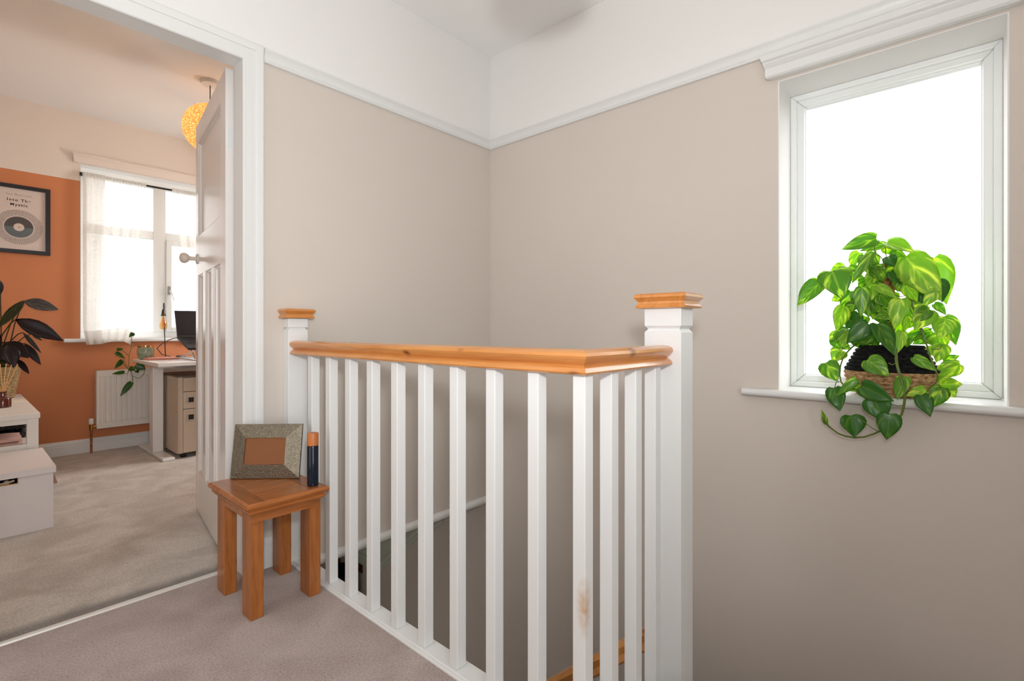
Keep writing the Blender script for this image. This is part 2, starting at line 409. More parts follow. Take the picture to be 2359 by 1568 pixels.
# ---- bedroom shell
HX0, HX1, HZ0, HZ1 = 0.63, 1.64, 0.85, 2.18
mb = MB()
mb.box(-0.2, HX0, YO, 5.14, 0, 2.05); mb.box(HX0, HX1, YO, 5.14, 0, HZ0); mb.box(HX1, 2.9, YO, 5.14, 0, 2.05)
mb.cur = 1
mb.box(-0.2, HX0, YO, 5.14, 2.05, 2.62); mb.box(HX1, 2.9, YO, 5.14, 2.05, 2.62); mb.box(HX0, HX1, YO, 5.14, HZ1, 2.62)
struct('wall_bedroom_back', mb, [M['orange'], M['pale']], 'terracotta orange bedroom wall around the window, pale along the top')
mb = MB(); mb.box(-0.3, -0.2, 2.15, 5.14, 0, 2.05); mb.cur = 1; mb.box(-0.3, -0.2, 2.15, 5.14, 2.05, 2.62)
struct('wall_bedroom_left', mb, [M['pale'], M['pale']], 'pale bedroom wall at the left behind the bench')
mb = MB(); mb.box(2.9, 3.0, 2.15, 5.14, 0, 2.62); mb.box(2.32, 3.0, 2.05, 2.15, 0, 2.62)
struct('wall_bedroom_right', mb, M['pale'], 'pale bedroom wall hidden behind the open door')
mb = MB(); mb.box(-0.3, 3.0, 2.15, 5.14, ZCB, 2.62)
struct('ceiling_bedroom', mb, M['ceiling'], 'white bedroom ceiling warmed by the pendant lamp')
# ---- lower hall
mb = MB(); mb.box(0.1, 0.2, -1.5, 3.6, -2.4, -0.16)
struct('wall_hall_left', mb, M['greige'], 'greige wall of the hall below the landing')
mb = MB(); mb.box(0.2, 2.32, 3.5, 3.6, -2.4, -0.2)
struct('wall_hall_back', mb, M['greige'], 'greige end wall of the hall below')
mb = MB(); mb.prism([(2.03, -0.066), (2.40, -0.25), (3.6, -0.25), (3.6, -0.12), (2.15, -0.066)], 'X', 0.9, XB)
struct('ceiling_hall', mb, M['ceiling'], 'sloping white soffit over the lower stairs')
# pale upper paint above the sloping dado on the stair wall
mb = MB(); mb.prism([(2.36, -0.24), (2.43, -0.225), (2.733, -0.40), (3.144, -0.745), (3.36, -0.77), (3.499, -0.77), (3.499, -0.25)], 'X', XB-0.003, XB+0.01)
struct('wall_hall_upper', mb, M['hall_green'], 'pale green paint above the dado rail in the lower hall')

# ---- mouldings
def sweep_mb(prof, paths):
    """paths: function (d,p)->list of 3D points; closed profile"""
    mb = MB(); pts = [paths(d, p) for d, p in prof]
    rings = [[pts[j][i] for j in range(len(prof))] for i in range(len(pts[0]))]
    mb.rings(rings); return mb

CAS = [(0.0, 0.0), (0.0, 0.011), (0.003, 0.015), (0.010, 0.015), (0.012, 0.012), (0.047, 0.012), (0.049, 0.016), (0.056, 0.0185), (0.072, 0.0185), (0.078, 0.014), (0.078, 0.0)]
cx0, cx1, ctop = -0.04, 0.725, 1.955
mb = sweep_mb(CAS, lambda d, p: [(cx1+d, YA-p, 0.0), (cx1+d, YA-p, ctop+d), (cx0-d, YA-p, ctop+d), (cx0-d, YA-p, 0.0)])
struct('trim_doorcase', mb, M['gloss'], 'white moulded architrave around the bedroom doorway', smooth=30)
mb = MB()
mb.box(0.727, 0.757, 2.006, 2.10, 0, 1.957); mb.box(0.757, 0.772, 2.06, 2.15, 0, 2.0); mb.box(-0.07, -0.042, 2.006, 2.10, 0, 1.957); mb.box(-0.07, -0.057, 2.09, 2.15, 0, 2.0)
mb.box(-0.07, 0.757, 2.006, 2.10, 1.957, 1.99); mb.box(-0.07, 0.757, 2.09, 2.15, 1.985, 2.005)
struct('trim_doorlining', mb, M['gloss'], 'white door lining inside the bedroom doorway')
PR = [(0.0, 1.973), (0.013, 1.974), (0.016, 1.980), (0.011, 1.989), (0.012, 1.998), (0.020, 2.012), (0.026, 2.019), (0.026, 2.025), (0.014, 2.028), (0.0, 2.036)]
mb = sweep_mb(PR, lambda p, z: [(0.8035, YA-p, z), (XB-p, YA-p, z)])
struct('trim_picture_rail_back', mb, M['gloss'], 'white picture rail on the wall beside the doorway', smooth=30)
mb = sweep_mb(PR, lambda p, z: [(XB-p, YA-p, z), (XB-p, -1.4, z)])
struct('trim_picture_rail_right', mb, M['gloss'], 'white picture rail on the window wall', smooth=30)
# rounded bead where the landing wall ends over the stairs
mb = MB(); mb.tube([(0.962, 2.014, -0.044), (XB, 2.014, -0.044)], 0.0215, 14)
struct('trim_bead', mb, M['gloss'], 'white rounded bead along the bottom of the stairwell wall', smooth=50)
# sloping dado in the hall
DP = [(0.0, 0.0), (0.012, 0.004), (0.015, 0.02), (0.008, 0.035), (0.014, 0.055), (0.004, 0.078), (0.0, 0.08)]
mb = sweep_mb(DP, lambda p, z: [(XB-p, 2.43, -0.30+z), (XB-p, 2.705, -0.475+z), (XB-p, 3.144, -0.84+z), (XB-p, 3.36, -0.86+z), (XB-p, 3.499, -0.86+z)])
struct('trim_dado', mb, M['hall_green'], 'pale dado rail sloping down the stair wall', smooth=30)
# skirtings
SK = [(0.0, 0.0), (0.018, 0.0), (0.018, 0.068), (0.014, 0.074), (0.016, 0.080), (0.010, 0.096), (0.004, 0.104), (0.0, 0.104)]
mb = sweep_mb(SK, lambda p, z: [(-0.198, YO-p, z+0.004), (2.898, YO-p, z+0.004)])
struct('baseboard_bedroom', mb, M['gloss'], 'white skirting board under the bedroom window', smooth=30)
mb = sweep_mb(SK, lambda p, z: [(0.8035, YA-p*0.7, z*1.1), (0.8805, YA-p*0.7, z*1.1)])
struct('baseboard_back', mb, M['gloss'], 'short white skirting between the doorway and the newel post', smooth=30)
# metal strip in the doorway
mb = MB(); mb.prism([(2.094, 0.0), (2.097, 0.005), (2.104, 0.008), (2.112, 0.007), (2.116, 0.0)], 'X', -0.04, 0.727)
struct('trim_threshold', mb, M['strip'], 'silver carpet strip across the bedroom doorway', smooth=30)
# landing edge board below the balustrade
mb = MB(); mb.box(0.90, 0.946, 0.60, YA-0.001, -0.25, -0.012); mb.box(0.946, 1.318, 0.590, 0.636, -0.25, -0.082)
struct('trim_landing_edge', mb, M['gloss'], 'white fascia board along the stairwell edge of the landing')

# ---- landing window
w = thing('window_1', 'white framed landing window with one large bright pane', 'window', (2.25, 0.19, WZ0), kind='structure')
def frame_sides(root, name, y0, y1, z0, z1, wd, x0, x1, m, bev=0.004):
    """mitred four-sided frame in the YZ plane"""
    for a, b, c, d in (((y0, z0), (y1, z0), (y1-wd, z0+wd), (y0+wd, z0+wd)), ((y0, z1), (y1, z1), (y1-wd, z1-wd), (y0+wd, z1-wd)),
                       ((y0, z0), (y0, z1), (y0+wd, z1-wd), (y0+wd, z0+wd)), ((y1, z0), (y1, z1), (y1-wd, z1-wd), (y1-wd, z0+wd))):
        MB().prism([a, b, c, d], 'X', x0, x1).build(name, m, root, bevel=bev)
frame_sides(w, 'outer_frame', WY0+0.004, WY1-0.004, 0.705, WZ1-0.004, 0.022, 2.244, 2.30, M['upvc'])
frame_sides(w, 'sash', WY0+0.022, WY1-0.022, 0.723, WZ1-0.022, 0.030, 2.255, 2.30, M['upvc'], 0.006)
frame_sides(w, 'glazing_bead', WY0+0.046, WY1-0.046, 0.747, WZ1-0.046, 0.010, 2.266, 2.296, M['upvc'], 0.003)
MB().box(2.278, 2.284, WY0+0.05, WY1-0.05, 0.75, WZ1-0.05).build('pane', M['glass'], w)
sill = MB(); sill.prism([(2.0758, 0.678), (2.0758, 0.705), (2.052, 0.705), (2.045, 0.702), (2.041, 0.696), (2.040, 0.690), (2.042, 0.683), (2.048, 0.678)], 'Y', -0.24, 0.622)
sill.box(2.0758, 2.25, WY0+0.001, WY1-0.001, 0.6905, 0.705)
sill.build('window_sill', M['gloss'], w, smooth=40)
HD = [(0.0, 1.880), (0.028, 1.880), (0.034, 1.886), (0.034, 1.915), (0.040, 1.921), (0.046, 1.930), (0.046, 1.934), (0.054, 1.940), (0.058, 1.952), (0.058, 1.957), (0.0, 1.957)]
def headpath(p, z):
    e = p*0.45
    return [(XB-0.0005-p, 0.522+e, z), (XB-0.0005-p, -0.145-e, z)]
sweep_mb(HD, headpath).build('head_moulding', M['gloss'], w, smooth=30)

# ---- bedroom window
w = thing('window_2', 'white bedroom window with mullion and transom behind sheer curtains', 'window', (1.135, 5.0, HZ0), kind='structure')
def bar(root, name, x0, x1, z0, z1, y0, y1, m=None, bev=0.004):
    return MB().box(x0, x1, y0, y1, z0, z1).build(name, m or M['upvc'], root, bevel=bev)
bar(w, 'frame_bottom', HX0, HX1, 0.866, 0.915, 5.0, 5.07); bar(w, 'frame_top', HX0, HX1, 2.12, 2.18, 5.0, 5.07)
bar(w, 'frame_side', HX0, HX0+0.05, 0.915, 2.12, 5.0, 5.07); bar(w, 'frame_side', HX1-0.05, HX1, 0.915, 2.12, 5.0, 5.07)
bar(w, 'mullion', 1.105, 1.195, 0.915, 2.12, 5.0, 5.07)
bar(w, 'transom', HX0+0.05, 1.105, 1.69, 1.755, 5.0, 5.07); bar(w, 'transom', 1.195, HX1-0.05, 1.69, 1.755, 5.0, 5.07)
for a, b in ((HX0+0.05, 1.105), (1.195, HX1-0.05)):
    bar(w, 'pane', a, b, 0.915, 1.69, 5.03, 5.036, M['glass'], 0); bar(w, 'pane', a, b, 1.755, 2.12, 5.03, 5.036, M['glass'], 0)
# opening casement on the right light
for x0, x1, z0, z1 in ((1.195, 1.235, 0.915, 1.69), (1.55, 1.59, 0.915, 1.69), (1.235, 1.55, 0.915, 0.955), (1.235, 1.55, 1.65, 1.69)):
    bar(w, 'casement', x0, x1, z0, z1, 4.985, 5.02)
h = MB(); h.box(1.205, 1.222, 4.972, 4.986, 1.23, 1.30); h.tube([(1.213, 4.972, 1.27), (1.213, 4.955, 1.268), (1.228, 4.95, 1.235), (1.24, 4.95, 1.18)], 0.006, 8)
h.build('handle', M['steel'], w, smooth=40)
s2 = MB(); s2.prism([(YO-0.0005, 0.838), (YO-0.0005, 0.866), (4.868, 0.866), (4.862, 0.860), (4.862, 0.844), (4.868, 0.838)], 'X', 0.535, 1.74); s2.box(HX0+0.001, HX1-0.001, YO, 5.0, 0.8505, 0.866)
s2.build('window_sill', M['gloss'], w, smooth=40)
hp = [(0.0, 2.183), (0.02, 2.183), (0.024, 2.20), (0.03, 2.225), (0.045, 2.240), (0.045, 2.249), (0.0, 2.249)]
sweep_mb(hp, lambda p, z: [(0.60-p*0.4, YO-0.0005-p, z), (1.67+p*0.4, YO-0.0005-p, z)]).build('head_moulding', M['pale'], w, smooth=30)
mb = MB(); t = 0.004
mb.box(HX0, HX0+t, YO-0.0005, 5.0, 0.866, HZ1); mb.box(HX1-t, HX1, YO-0.0005, 5.0, 0.866, HZ1); mb.box(HX0+t, HX1-t, YO-0.0005, 5.0, HZ1-t, HZ1)
mb.build('reveal_lining', M['upper_white'], w)

# ---- bedroom door leaf, standing open
DA = R(8.5); DW, DT, DZ0, DZ1 = 0.775, 0.036, 0.016, 1.972
# local frame: x runs from the hinge to the handle edge, y = 0 is the face we see, y = -DT the back
d = thing('door_1', 'white panelled bedroom door standing open with a round knob', 'door', (0.715, 2.158, 0.0), R(90)-DA, kind='structure')
def dbox(name, x0, x1, z0, z1, y0=-DT, y1=0.0, bev=0.0015, m=None):
    return MB().box(x0, x1, y0, y1, z0, z1).build(name, m or M['door'], d, bevel=bev, local=True)
dbox('stile', 0, 0.108, DZ0, DZ1); dbox('stile', 0.700, DW, DZ0, DZ1)
dbox('rail', 0.108, 0.700, DZ0, 0.215); dbox('rail', 0.108, 0.700, 1.206, 1.402); dbox('rail', 0.108, 0.700, 1.872, DZ1)
for a, b in ((0.262, 0.324), (0.482, 0.552)):
    dbox('muntin', a, b, 0.215, 1.206)
def sunk_panel(x0, x1, z0, z1):
    p = dbox('panel', x0, x1, z0, z1, -0.024, -0.013, 0)
    mbd = MB(); q = 0.011
    ins = [(0.0, 0.0), (0.0, -0.013), (q, -0.013), (q*0.9, -0.008), (q*0.35, -0.004)]
    rings = [[(x0+u, y, z0+u), (x1-u, y, z0+u), (x1-u, y, z1-u), (x0+u, y, z1-u)] for u, y in ins]
    mbd.rings(rings, caps=False, loop=True)
    mbd.build('moulding', M['door'], p, local=True)
for a, b in ((0.108, 0.262), (0.324, 0.482), (0.552, 0.700)):
    sunk_panel(a, b, 0.215, 1.206)
sunk_panel(0.108, 0.700, 1.402, 1.872)
k = MB()
def ylathe(mb, prof, c, n=20):
    mb.rings([[(c[0]+r*math.cos(2*math.pi*i/n), c[1]+y, c[2]+r*math.sin(2*math.pi*i/n)) for i in range(n)] for r, y in prof])
ylathe(k, [(0.011, 0.0), (0.010, 0.02), (0.011, 0.034), (0.019, 0.04), (0.026, 0.052), (0.026, 0.062), (0.019, 0.073), (0.007, 0.077)], (0.728, 0.0, 1.292))
kn = k.build('knob', mat('cream_knob', srgb(226, 212, 200), 0.25), d, smooth=40, local=True)
k = MB(); ylathe(k, [(0.026, 0.0), (0.026, 0.003), (0.022, 0.006), (0.012, 0.007)], (0.728, 0.0, 1.292)); k.build('rose', M['gloss'], kn, smooth=40, local=True)
for z in (1.70, 0.25):
    hb = MB(); hb.box(-0.0015, 0.0, -DT, -0.006, z-0.04, z+0.04)
    hb.tube([(-0.006, -DT-0.004, z-0.042), (-0.006, -DT-0.004, z+0.042)], 0.006, 10)
    hb.build('hinge', M['gloss'], d, local=True, smooth=40)

# ================================================================ BALUSTRADE
b = thing('balustrade', 'white spindle balustrade with pine handrail around the stairwell', 'balustrade', (0.918, 0.613, 0.0))
HR = [(-0.024, 0.833), (-0.030, 0.835), (-0.032, 0.839), (-0.028, 0.846), (-0.0165, 0.854), (-0.025, 0.861), (-0.031, 0.868), (-0.0335, 0.874), (-0.031, 0.881), (-0.022, 0.886), (-0.008, 0.888)]
HR = HR + [(-u, z) for u, z in reversed(HR)]
CXR, CYR = 0.918, 0.613
sweep_mb(HR, lambda u, z: [(CXR+u, 1.9735, z), (CXR+u, CYR+u, z)]).build('handrail', M['pine'], b, smooth=28)
sweep_mb(HR, lambda u, z: [(CXR+u, CYR+u, z), (1.3175, CYR+u, z)]).build('handrail', M['pine_x'], b, smooth=28)
# base rail let in flush with the carpet
BR = [(-0.031, -0.011), (-0.031, 0.004), (-0.027, 0.007), (-0.021, 0.007), (-0.019, 0.010), (0.031, 0.010), (0.031, -0.011)]
sweep_mb(BR, lambda u, z: [(CXR+u, 1.9735, z), (CXR+u, CYR-0.033, z)]).build('base_rail', M['spindle'], b)
sweep_mb(BR, lambda u, z: [(0.952, CYR+u, z-0.07), (1.3175, CYR+u, z-0.07)]).build('base_rail', M['spindle'], b)
# spindles
sp = MB(); q = 0.0165; sp.box(-q, q, -q, q, 0.010, 0.8335)
stain = M['spindle'].copy(); stain.name = 'white_paint_knot_bleed'
nt = stain.node_tree; bs = nt.nodes['Principled BSDF']
tc = nt.nodes.new('ShaderNodeTexCoord'); mp = nt.nodes.new('ShaderNodeMapping'); mp.vector_type = 'POINT'
mp.inputs['Location'].default_value = (0.0164*30, 0.0165*30, -0.330*11); mp.inputs['Scale'].default_value = (30, 30, 11)
gr = nt.nodes.new('ShaderNodeTexGradient'); gr.gradient_type = 'SPHERICAL'
ns = nt.nodes.new('ShaderNodeTexNoise'); ns.inputs['Scale'].default_value = 60; ns.inputs['Detail'].default_value = 4
nt.links.new(tc.outputs['Object'], mp.inputs['Vector']); nt.links.new(mp.outputs['Vector'], gr.inputs['Vector']); nt.links.new(tc.outputs['Object'], ns.inputs['Vector'])
mm = nt.nodes.new('ShaderNodeMath'); mm.operation = 'MULTIPLY'; nt.links.new(gr.outputs['Fac'], mm.inputs[0]); nt.links.new(ns.outputs['Fac'], mm.inputs[1])
rr = ramp(nt, [(0.10, srgb(228, 228, 227)), (0.6, srgb(200, 160, 118))]); nt.links.new(mm.outputs[0], rr.inputs['Fac']); nt.links.new(rr.outputs['Color'], bs.inputs['Base Color'])
first = None
ys = [1.827, 1.690, 1.553, 1.417, 1.279, 1.144, 1.004, 0.864, 0.7245]
spots = [(0.921, y+q) for y in ys] + [(0.9215, 0.612)] + [(1.0335, 0.6125), (1.1515, 0.6125), (1.2605, 0.6125)]
for i, (x, y) in enumerate(spots):
    if first is None:
        o = sp.build('baluster', M['spindle'], b, bevel=0.0025, local=True); first = o
    else:
        o = first.copy(); C.objects.link(o)
        if i == 9:
            o.data = first.data.copy(); o.data.materials[0] = stain; o['label'] = 'corner spindle with brown knot stains bleeding through the paint'
    if i == 10:
        sp2 = MB(); sp2.box(-q, q, -q, q, -0.060, 0.8335); ob = o; o = sp2.build('baluster', M['spindle'], b, bevel=0.0025, local=True); bpy.data.objects.remove(ob); long0 = o
    elif i > 10: o.data = long0.data
    o.location = (x-0.918, y-0.613, 0)
def square_rings(cx, cy, hx, hy, lst):
    return [[(cx-hx-e, cy-hy-e, z), (cx+hx+e, cy-hy-e, z), (cx+hx+e, cy+hy+e, z), (cx-hx-e, cy+hy+e, z)] for e, z in lst]
def newel(x0, x1, y0, y1, zb, zs, back_flush=False):
    cx, cy, hx, hy = (x0+x1)/2, (y0+y1)/2, (x1-x0)/2, (y1-y0)/2
    z0, z1, z2, z3 = zs
    def fix(r):
        return [[(x, min(y, y1), z) for x, y, z in ring] for ring in r] if back_flush else r
    mb = MB(); mb.rings(fix(square_rings(cx, cy, hx, hy, [(0, zb), (0, z0), (-0.007, z1), (-0.007, z1+0.002), (0, z2), (0, z3)])))
    n = mb.build('newel_post', M['spindle'], b, bevel=0.0015)
    return n, cx, cy, hx, hy, fix
n, cx, cy, hx, hy, fix = newel(1.318, 1.399, 0.5575, 0.6655, -2.4, (0.924, 0.932, 0.942, 0.991))
c = MB(); c.rings(square_rings(cx, cy, hx, hy, [(0.010, 0.991), (0.018, 0.992), (0.019, 0.997), (0.014, 1.004), (0.013, 1.010), (0.018, 1.016), (0.023, 1.022), (0.022, 1.028), (0.016, 1.033)]))
c.build('newel_cap', M['pine_cap'], n, smooth=25).location = (0, 0, 0)
n, cx, cy, hx, hy, fix = newel(0.881, 0.961, 1.9735, YA-0.0005, -0.25, (0.928, 0.938, 0.9405, 0.976), True)
c = MB(); c.rings(fix(square_rings(cx, cy, hx, hy, [(0.012, 0.977), (0.019, 0.978), (0.020, 0.982), (0.015, 0.989), (0.014, 0.994), (0.019, 1.000), (0.023, 1.006), (0.022, 1.011), (0.016, 1.015)])))
c.build('newel_cap', M['pine_cap'], n, smooth=25)

# ================================================================ STAIRCASE below
s = thing('staircase', 'carpeted stairs going down below the balustrade with a pine handrail', 'staircase', (1.7, 0.6, -2.4))
nx, ny = 1.40, 0.67
def wedge(a0, a1, ztop):
    pts = [(nx, ny-0.0)]
    def hit(a):
        dx, dy = math.cos(a), math.sin(a); ts = []
        if dx > 1e-6: ts.append((XB-0.002-nx)/dx)
        if dy < -1e-6: ts.append((-0.55-ny)/dy)
        t = min(ts); return (nx+dx*t, ny+dy*t)
    p0, p1 = hit(a0), hit(a1); pts.append(p0)
    ac = math.atan2(-0.55-ny, XB-0.002-nx)
    if a0 < ac < a1: pts.append((XB-0.002, -0.55))
    pts.append(p1)
    return MB().prism(pts, 'Z', ztop-0.19, ztop).build('winder_tread', M['carpet'], s)
MB().box(1.18, 1.40, -0.55, 0.555, -0.39, -0.2).build('tread', M['carpet'], s)
MB().box(1.16, 1.178, -0.55, 0.555, -0.39, -0.165).build('riser', M['carpet'], s)
wedge(R(-90), R(-60), -0.2); wedge(R(-60), R(-30), -0.4); wedge(R(-30), R(0), -0.6)
for kx in range(8):
    z = -0.8-0.2*kx; y = 0.67+0.225*kx
    MB().box(1.40, XB-0.02, y, y+0.25, z-0.19, z).build('tread', M['carpet'], s, bevel=0.01)
MB().prism([(0.67, -0.62), (0.67, -0.98), (2.4, -2.40), (2.5, -2.40), (2.5, -2.2)], 'X', 1.372, 1.399).build('string', M['gloss'], s)
dz = 0.316/0.352
hz = [(0, -0.027), (-0.026, -0.026), (-0.031, -0.02), (-0.024, -0.004), (-0.031, 0.014), (-0.022, 0.027), (0, 0.029), (0.022, 0.027), (0.031, 0.014), (0.024, -0.004), (0.031, -0.02), (0.026, -0.026)]
mb = MB(); mb.rings([[(1.362+u, y, 0.030-dz*(y-0.701)+v*1.3-0.028) for u, v in hz] for y in (0.666, 2.6)])
mb.build('stair_handrail', M['pine'], s, smooth=30)
lb = MB(); lb.box(1.348, 1.376, -0.014, 0.014, 0, 0.84)
f0 = None
for kx in range(9):
    y = 0.83+0.19*kx; zt = 0.030-dz*(y-0.701)-0.06
    if f0 is None:
        f0 = lb.build('stair_spindle', M['spindle'], s, local=True); o = f0
    else:
        o = f0.copy(); C.objects.link(o)
    o.location = (-1.7, y-0.6, zt-0.84+2.4)

# ================================================================ OAK SIDE TABLE and what stands on it
TX0, TX1, TY0, TY1, TZ = 0.603, 0.876, 1.638, 1.998, 0.385
t = thing('side_table', 'small oak side table standing by the bedroom doorway', 'table', ((TX0+TX1)/2, (TY0+TY1)/2, 0))
# top boards: breadboard ends and two middle boards, bevelled
def plank(x0, x1, y0, y1, m):
    MB().box(x0, x1, y0, y1, 0.366, TZ).build('top_board', m, t, bevel=0.0012)
e = 0.062; g = 0.0006
plank(TX0+0.006, TX0+e, TY0+0.006, TY1-0.006, M['oak_y']); plank(TX1-e, TX1-0.006, TY0+0.006, TY1-0.006, M['oak_y'])
for k in range(3):
    L = (TY1-TY0-0.012)/3; plank(TX0+e+g, TX1-e-g, TY0+0.006+k*L+g, TY0+0.006+(k+1)*L-g, M['oak_x'])
cx, cy = (TX0+TX1)/2, (TY0+TY1)/2; hx, hy = (TX1-TX0)/2, (TY1-TY0)/2
mb = MB(); rr_ = square_rings(cx, cy, hx, hy, [(-0.0062, 0.3845), (-0.001, 0.380), (0.0, 0.373), (-0.003, 0.367), (-0.014, 0.364), (-0.0145, 0.361), (-0.010, 0.357), (-0.011, 0.351), (-0.018, 0.343), (-0.024, 0.337), (-0.026, 0.331), (-0.026, 0.316), (-0.045, 0.316), (-0.045, 0.3655), (-0.0062, 0.3655)])
mb.rings(rr_, caps=False, loop=True)
mb.build('apron', M['oak_x'], t, smooth=30)
f0 = None; LX, LY = 0.041, 0.070
for lx, ly in ((0.628, 1.676), (0.822, 1.676), (0.628, 1.906), (0.822, 1.906)):
    if f0 is None:
        o = MB().box(0, LX, 0, LY, 0, 0.334).build('leg', M['oak'], t, bevel=0.002, local=True); f0 = o
    else:
        o = f0.copy(); C.objects.link(o)
    o.location = (lx-cx, ly-cy, 0)

# photo frame, hammered pewter, leaning back on its strut
p0 = Vector((0.657, 1.962)); p1 = Vector((0.831, 1.784)); ang = math.atan2(p1.y-p0.y, p1.x-p0.x)
FW, FH, FB, FT = 0.246, 0.196, 0.050, 0.027
lean = R(11)
pf = thing('photo_frame', 'hammered pewter photo frame leaning on the oak side table', 'picture frame', (p0.x, p0.y, TZ+0.0005), ang)
pewter = mat('hammered_pewter', srgb(132, 124, 108), 0.34, 0.9, bump=(230, 0.7, 0.004), var=(90, 0.15))
def tilt(x, y, z): return (x, y*math.cos(lean)+z*math.sin(lean), z*math.cos(lean)-y*math.sin(lean)+FT*math.sin(lean))
def trap(o, i, name):
    # outer edge pair, inner edge pair; the inner edge stands proud and every bar slopes back to the rim
    (a, b_), (c_, d_) = o, i
    vs_ = [tilt(a[0], 0.0165, a[1]), tilt(b_[0], 0.0165, b_[1]), tilt(c_[0], 0.0, c_[1]), tilt(d_[0], 0.0, d_[1]),
           tilt(a[0], FT, a[1]), tilt(b_[0], FT, b_[1]), tilt(c_[0], FT, c_[1]), tilt(d_[0], FT, d_[1])]
    # the proud outer lip
    m_ = MB(); m_.add(vs_, [(0, 1, 2, 3), (7, 6, 5, 4), (0, 4, 5, 1), (1, 5, 6, 2), (2, 6, 7, 3), (3, 7, 4, 0)])
    return m_.build(name, pewter, pf, local=True)
O = [(0, 0), (FW, 0), (FW, FH), (0, FH)]; I = [(FB, FB), (FW-FB, FB), (FW-FB, FH-FB), (FB, FH-FB)]
for k in range(4):
    k2 = (k+1) % 4; trap((O[k], O[k2]), (I[k2], I[k]), 'frame_bar')
mb = MB(); mb.add([tilt(x, 0.005, z) for x, z in I] + [tilt(x, 0.010, z) for x, z in I], [(0, 1, 2, 3), (7, 6, 5, 4), (0, 4, 5, 1), (1, 5, 6, 2), (2, 6, 7, 3), (3, 7, 4, 0)])
tag(mb.build('picture', mat('plain_brown_print', srgb(132, 80, 42), 0.7), pf, local=True), 'plain brown picture')
mb = MB(); a = tilt(FW/2-0.03, FT+0.001, 0.13); c_ = tilt(FW/2+0.03, FT+0.001, 0.13)
mb.add([a, c_, (FW/2+0.03, 0.085, 0.0), (FW/2-0.03, 0.085, 0.0), (a[0], a[1]+0.003, a[2]), (c_[0], c_[1]+0.003, c_[2]), (FW/2+0.03, 0.088, 0.0), (FW/2-0.03, 0.088, 0.0)], [(0, 1, 2, 3), (7, 6, 5, 4), (0, 4, 5, 1), (1, 5, 6, 2), (2, 6, 7, 3), (3, 7, 4, 0)])
mb.build('strut', M['black'], pf, local=True)

bt = thing('spray_bottle', 'slim dark blue bottle with an orange wooden cap on the oak table', 'bottle', (0.838, 1.684, TZ))
cb = (0.838, 1.684, TZ)
MB().lathe([(0.016, 0.0005), (0.0185, 0.002), (0.0190, 0.006), (0.0190, 0.136), (0.0180, 0.139), (0.015, 0.140)], cb, 28).build('body', mat('dark_blue_glass', srgb(4, 22, 40), 0.12, spec=0.5), bt, smooth=40)
MB().lathe([(0.017, 0.1402), (0.0192, 0.1415), (0.0192, 0.181), (0.0180, 0.184), (0.012, 0.1855)], cb, 28).build('cap', mat('orange_wood_cap', srgb(190, 112, 54), 0.45, var=(90, 0.06)), bt, smooth=40)

# ================================================================ POTHOS on the landing sill
def leaf_geo(B, T, W, n_hint, fold=0.18, curl=0.12, heart=True, roll=0.0):
    B = Vector(B); T = Vector(T); ax = T-B; L = ax.length; ax.normalize()
    nrm = Vector(n_hint); nrm = nrm - ax*nrm.dot(ax)
    if nrm.length < 1e-3: nrm = ax.orthogonal()
    nrm.normalize(); sd = ax.cross(nrm)
    if heart: prof = [(0.0, 0.42), (0.05, 0.74), (0.14, 0.94), (0.30, 1.0), (0.45, 0.93), (0.60, 0.76), (0.74, 0.53), (0.87, 0.27), (0.95, 0.10), (1.0, 0.0)]
    else: prof = [(0.0, 0.06), (0.08, 0.42), (0.2, 0.78), (0.36, 1.0), (0.52, 0.98), (0.68, 0.8), (0.82, 0.5), (0.93, 0.22), (1.0, 0.0)]
    vs_, fs = [], []; cols = (-1, -0.55, 0, 0.55, 1)
    for t_, w_ in prof:
        for c_ in cols:
            back = -0.06*(abs(c_)**1.5)*(1-t_)**6 if heart else 0
            x = c_*w_*W/2
            z = abs(c_)*w_*fold*W/2 - curl*L*(t_**2) + 0.03*W*math.sin(t_*9+c_*2)*abs(c_)
            vs_.append(tuple(B + ax*(t_+back)*L + sd*x + nrm*z))
    for i in range(len(prof)-1):
        for j in range(4):
            a = i*5+j; fs.append((a, a+1, a+6, a+5))
    return vs_, fs
def add_leaf(root, data, m, n_hint, name='leaf', thick=0.0006, **kw):
    vs_, fs = leaf_geo(*data, n_hint, **kw)
    mb = MB(); mb.add(vs_, fs)
    off = Vector(root['_org']); me = bpy.data.meshes.new(name)
    me.from_pydata([tuple(Vector(p)-off) for p in mb.v], [], mb.f); me.materials.append(m); me.shade_smooth()
    uv = me.uv_layers.new(name='leaf'); nr = len(mb.v)//5
    for lp_ in me.loops:
        i_ = lp_.vertex_index; uv.data[lp_.index].uv = ((i_ % 5-2)/2.0, (i_//5)/(nr-1))
    o = bpy.data.objects.new(name, me); C.objects.link(o); o.parent = root
    if thick:
        s_ = o.modifiers.new('thickness', 'SOLIDIFY'); s_.thickness = thick; s_.offset = 0
    return o

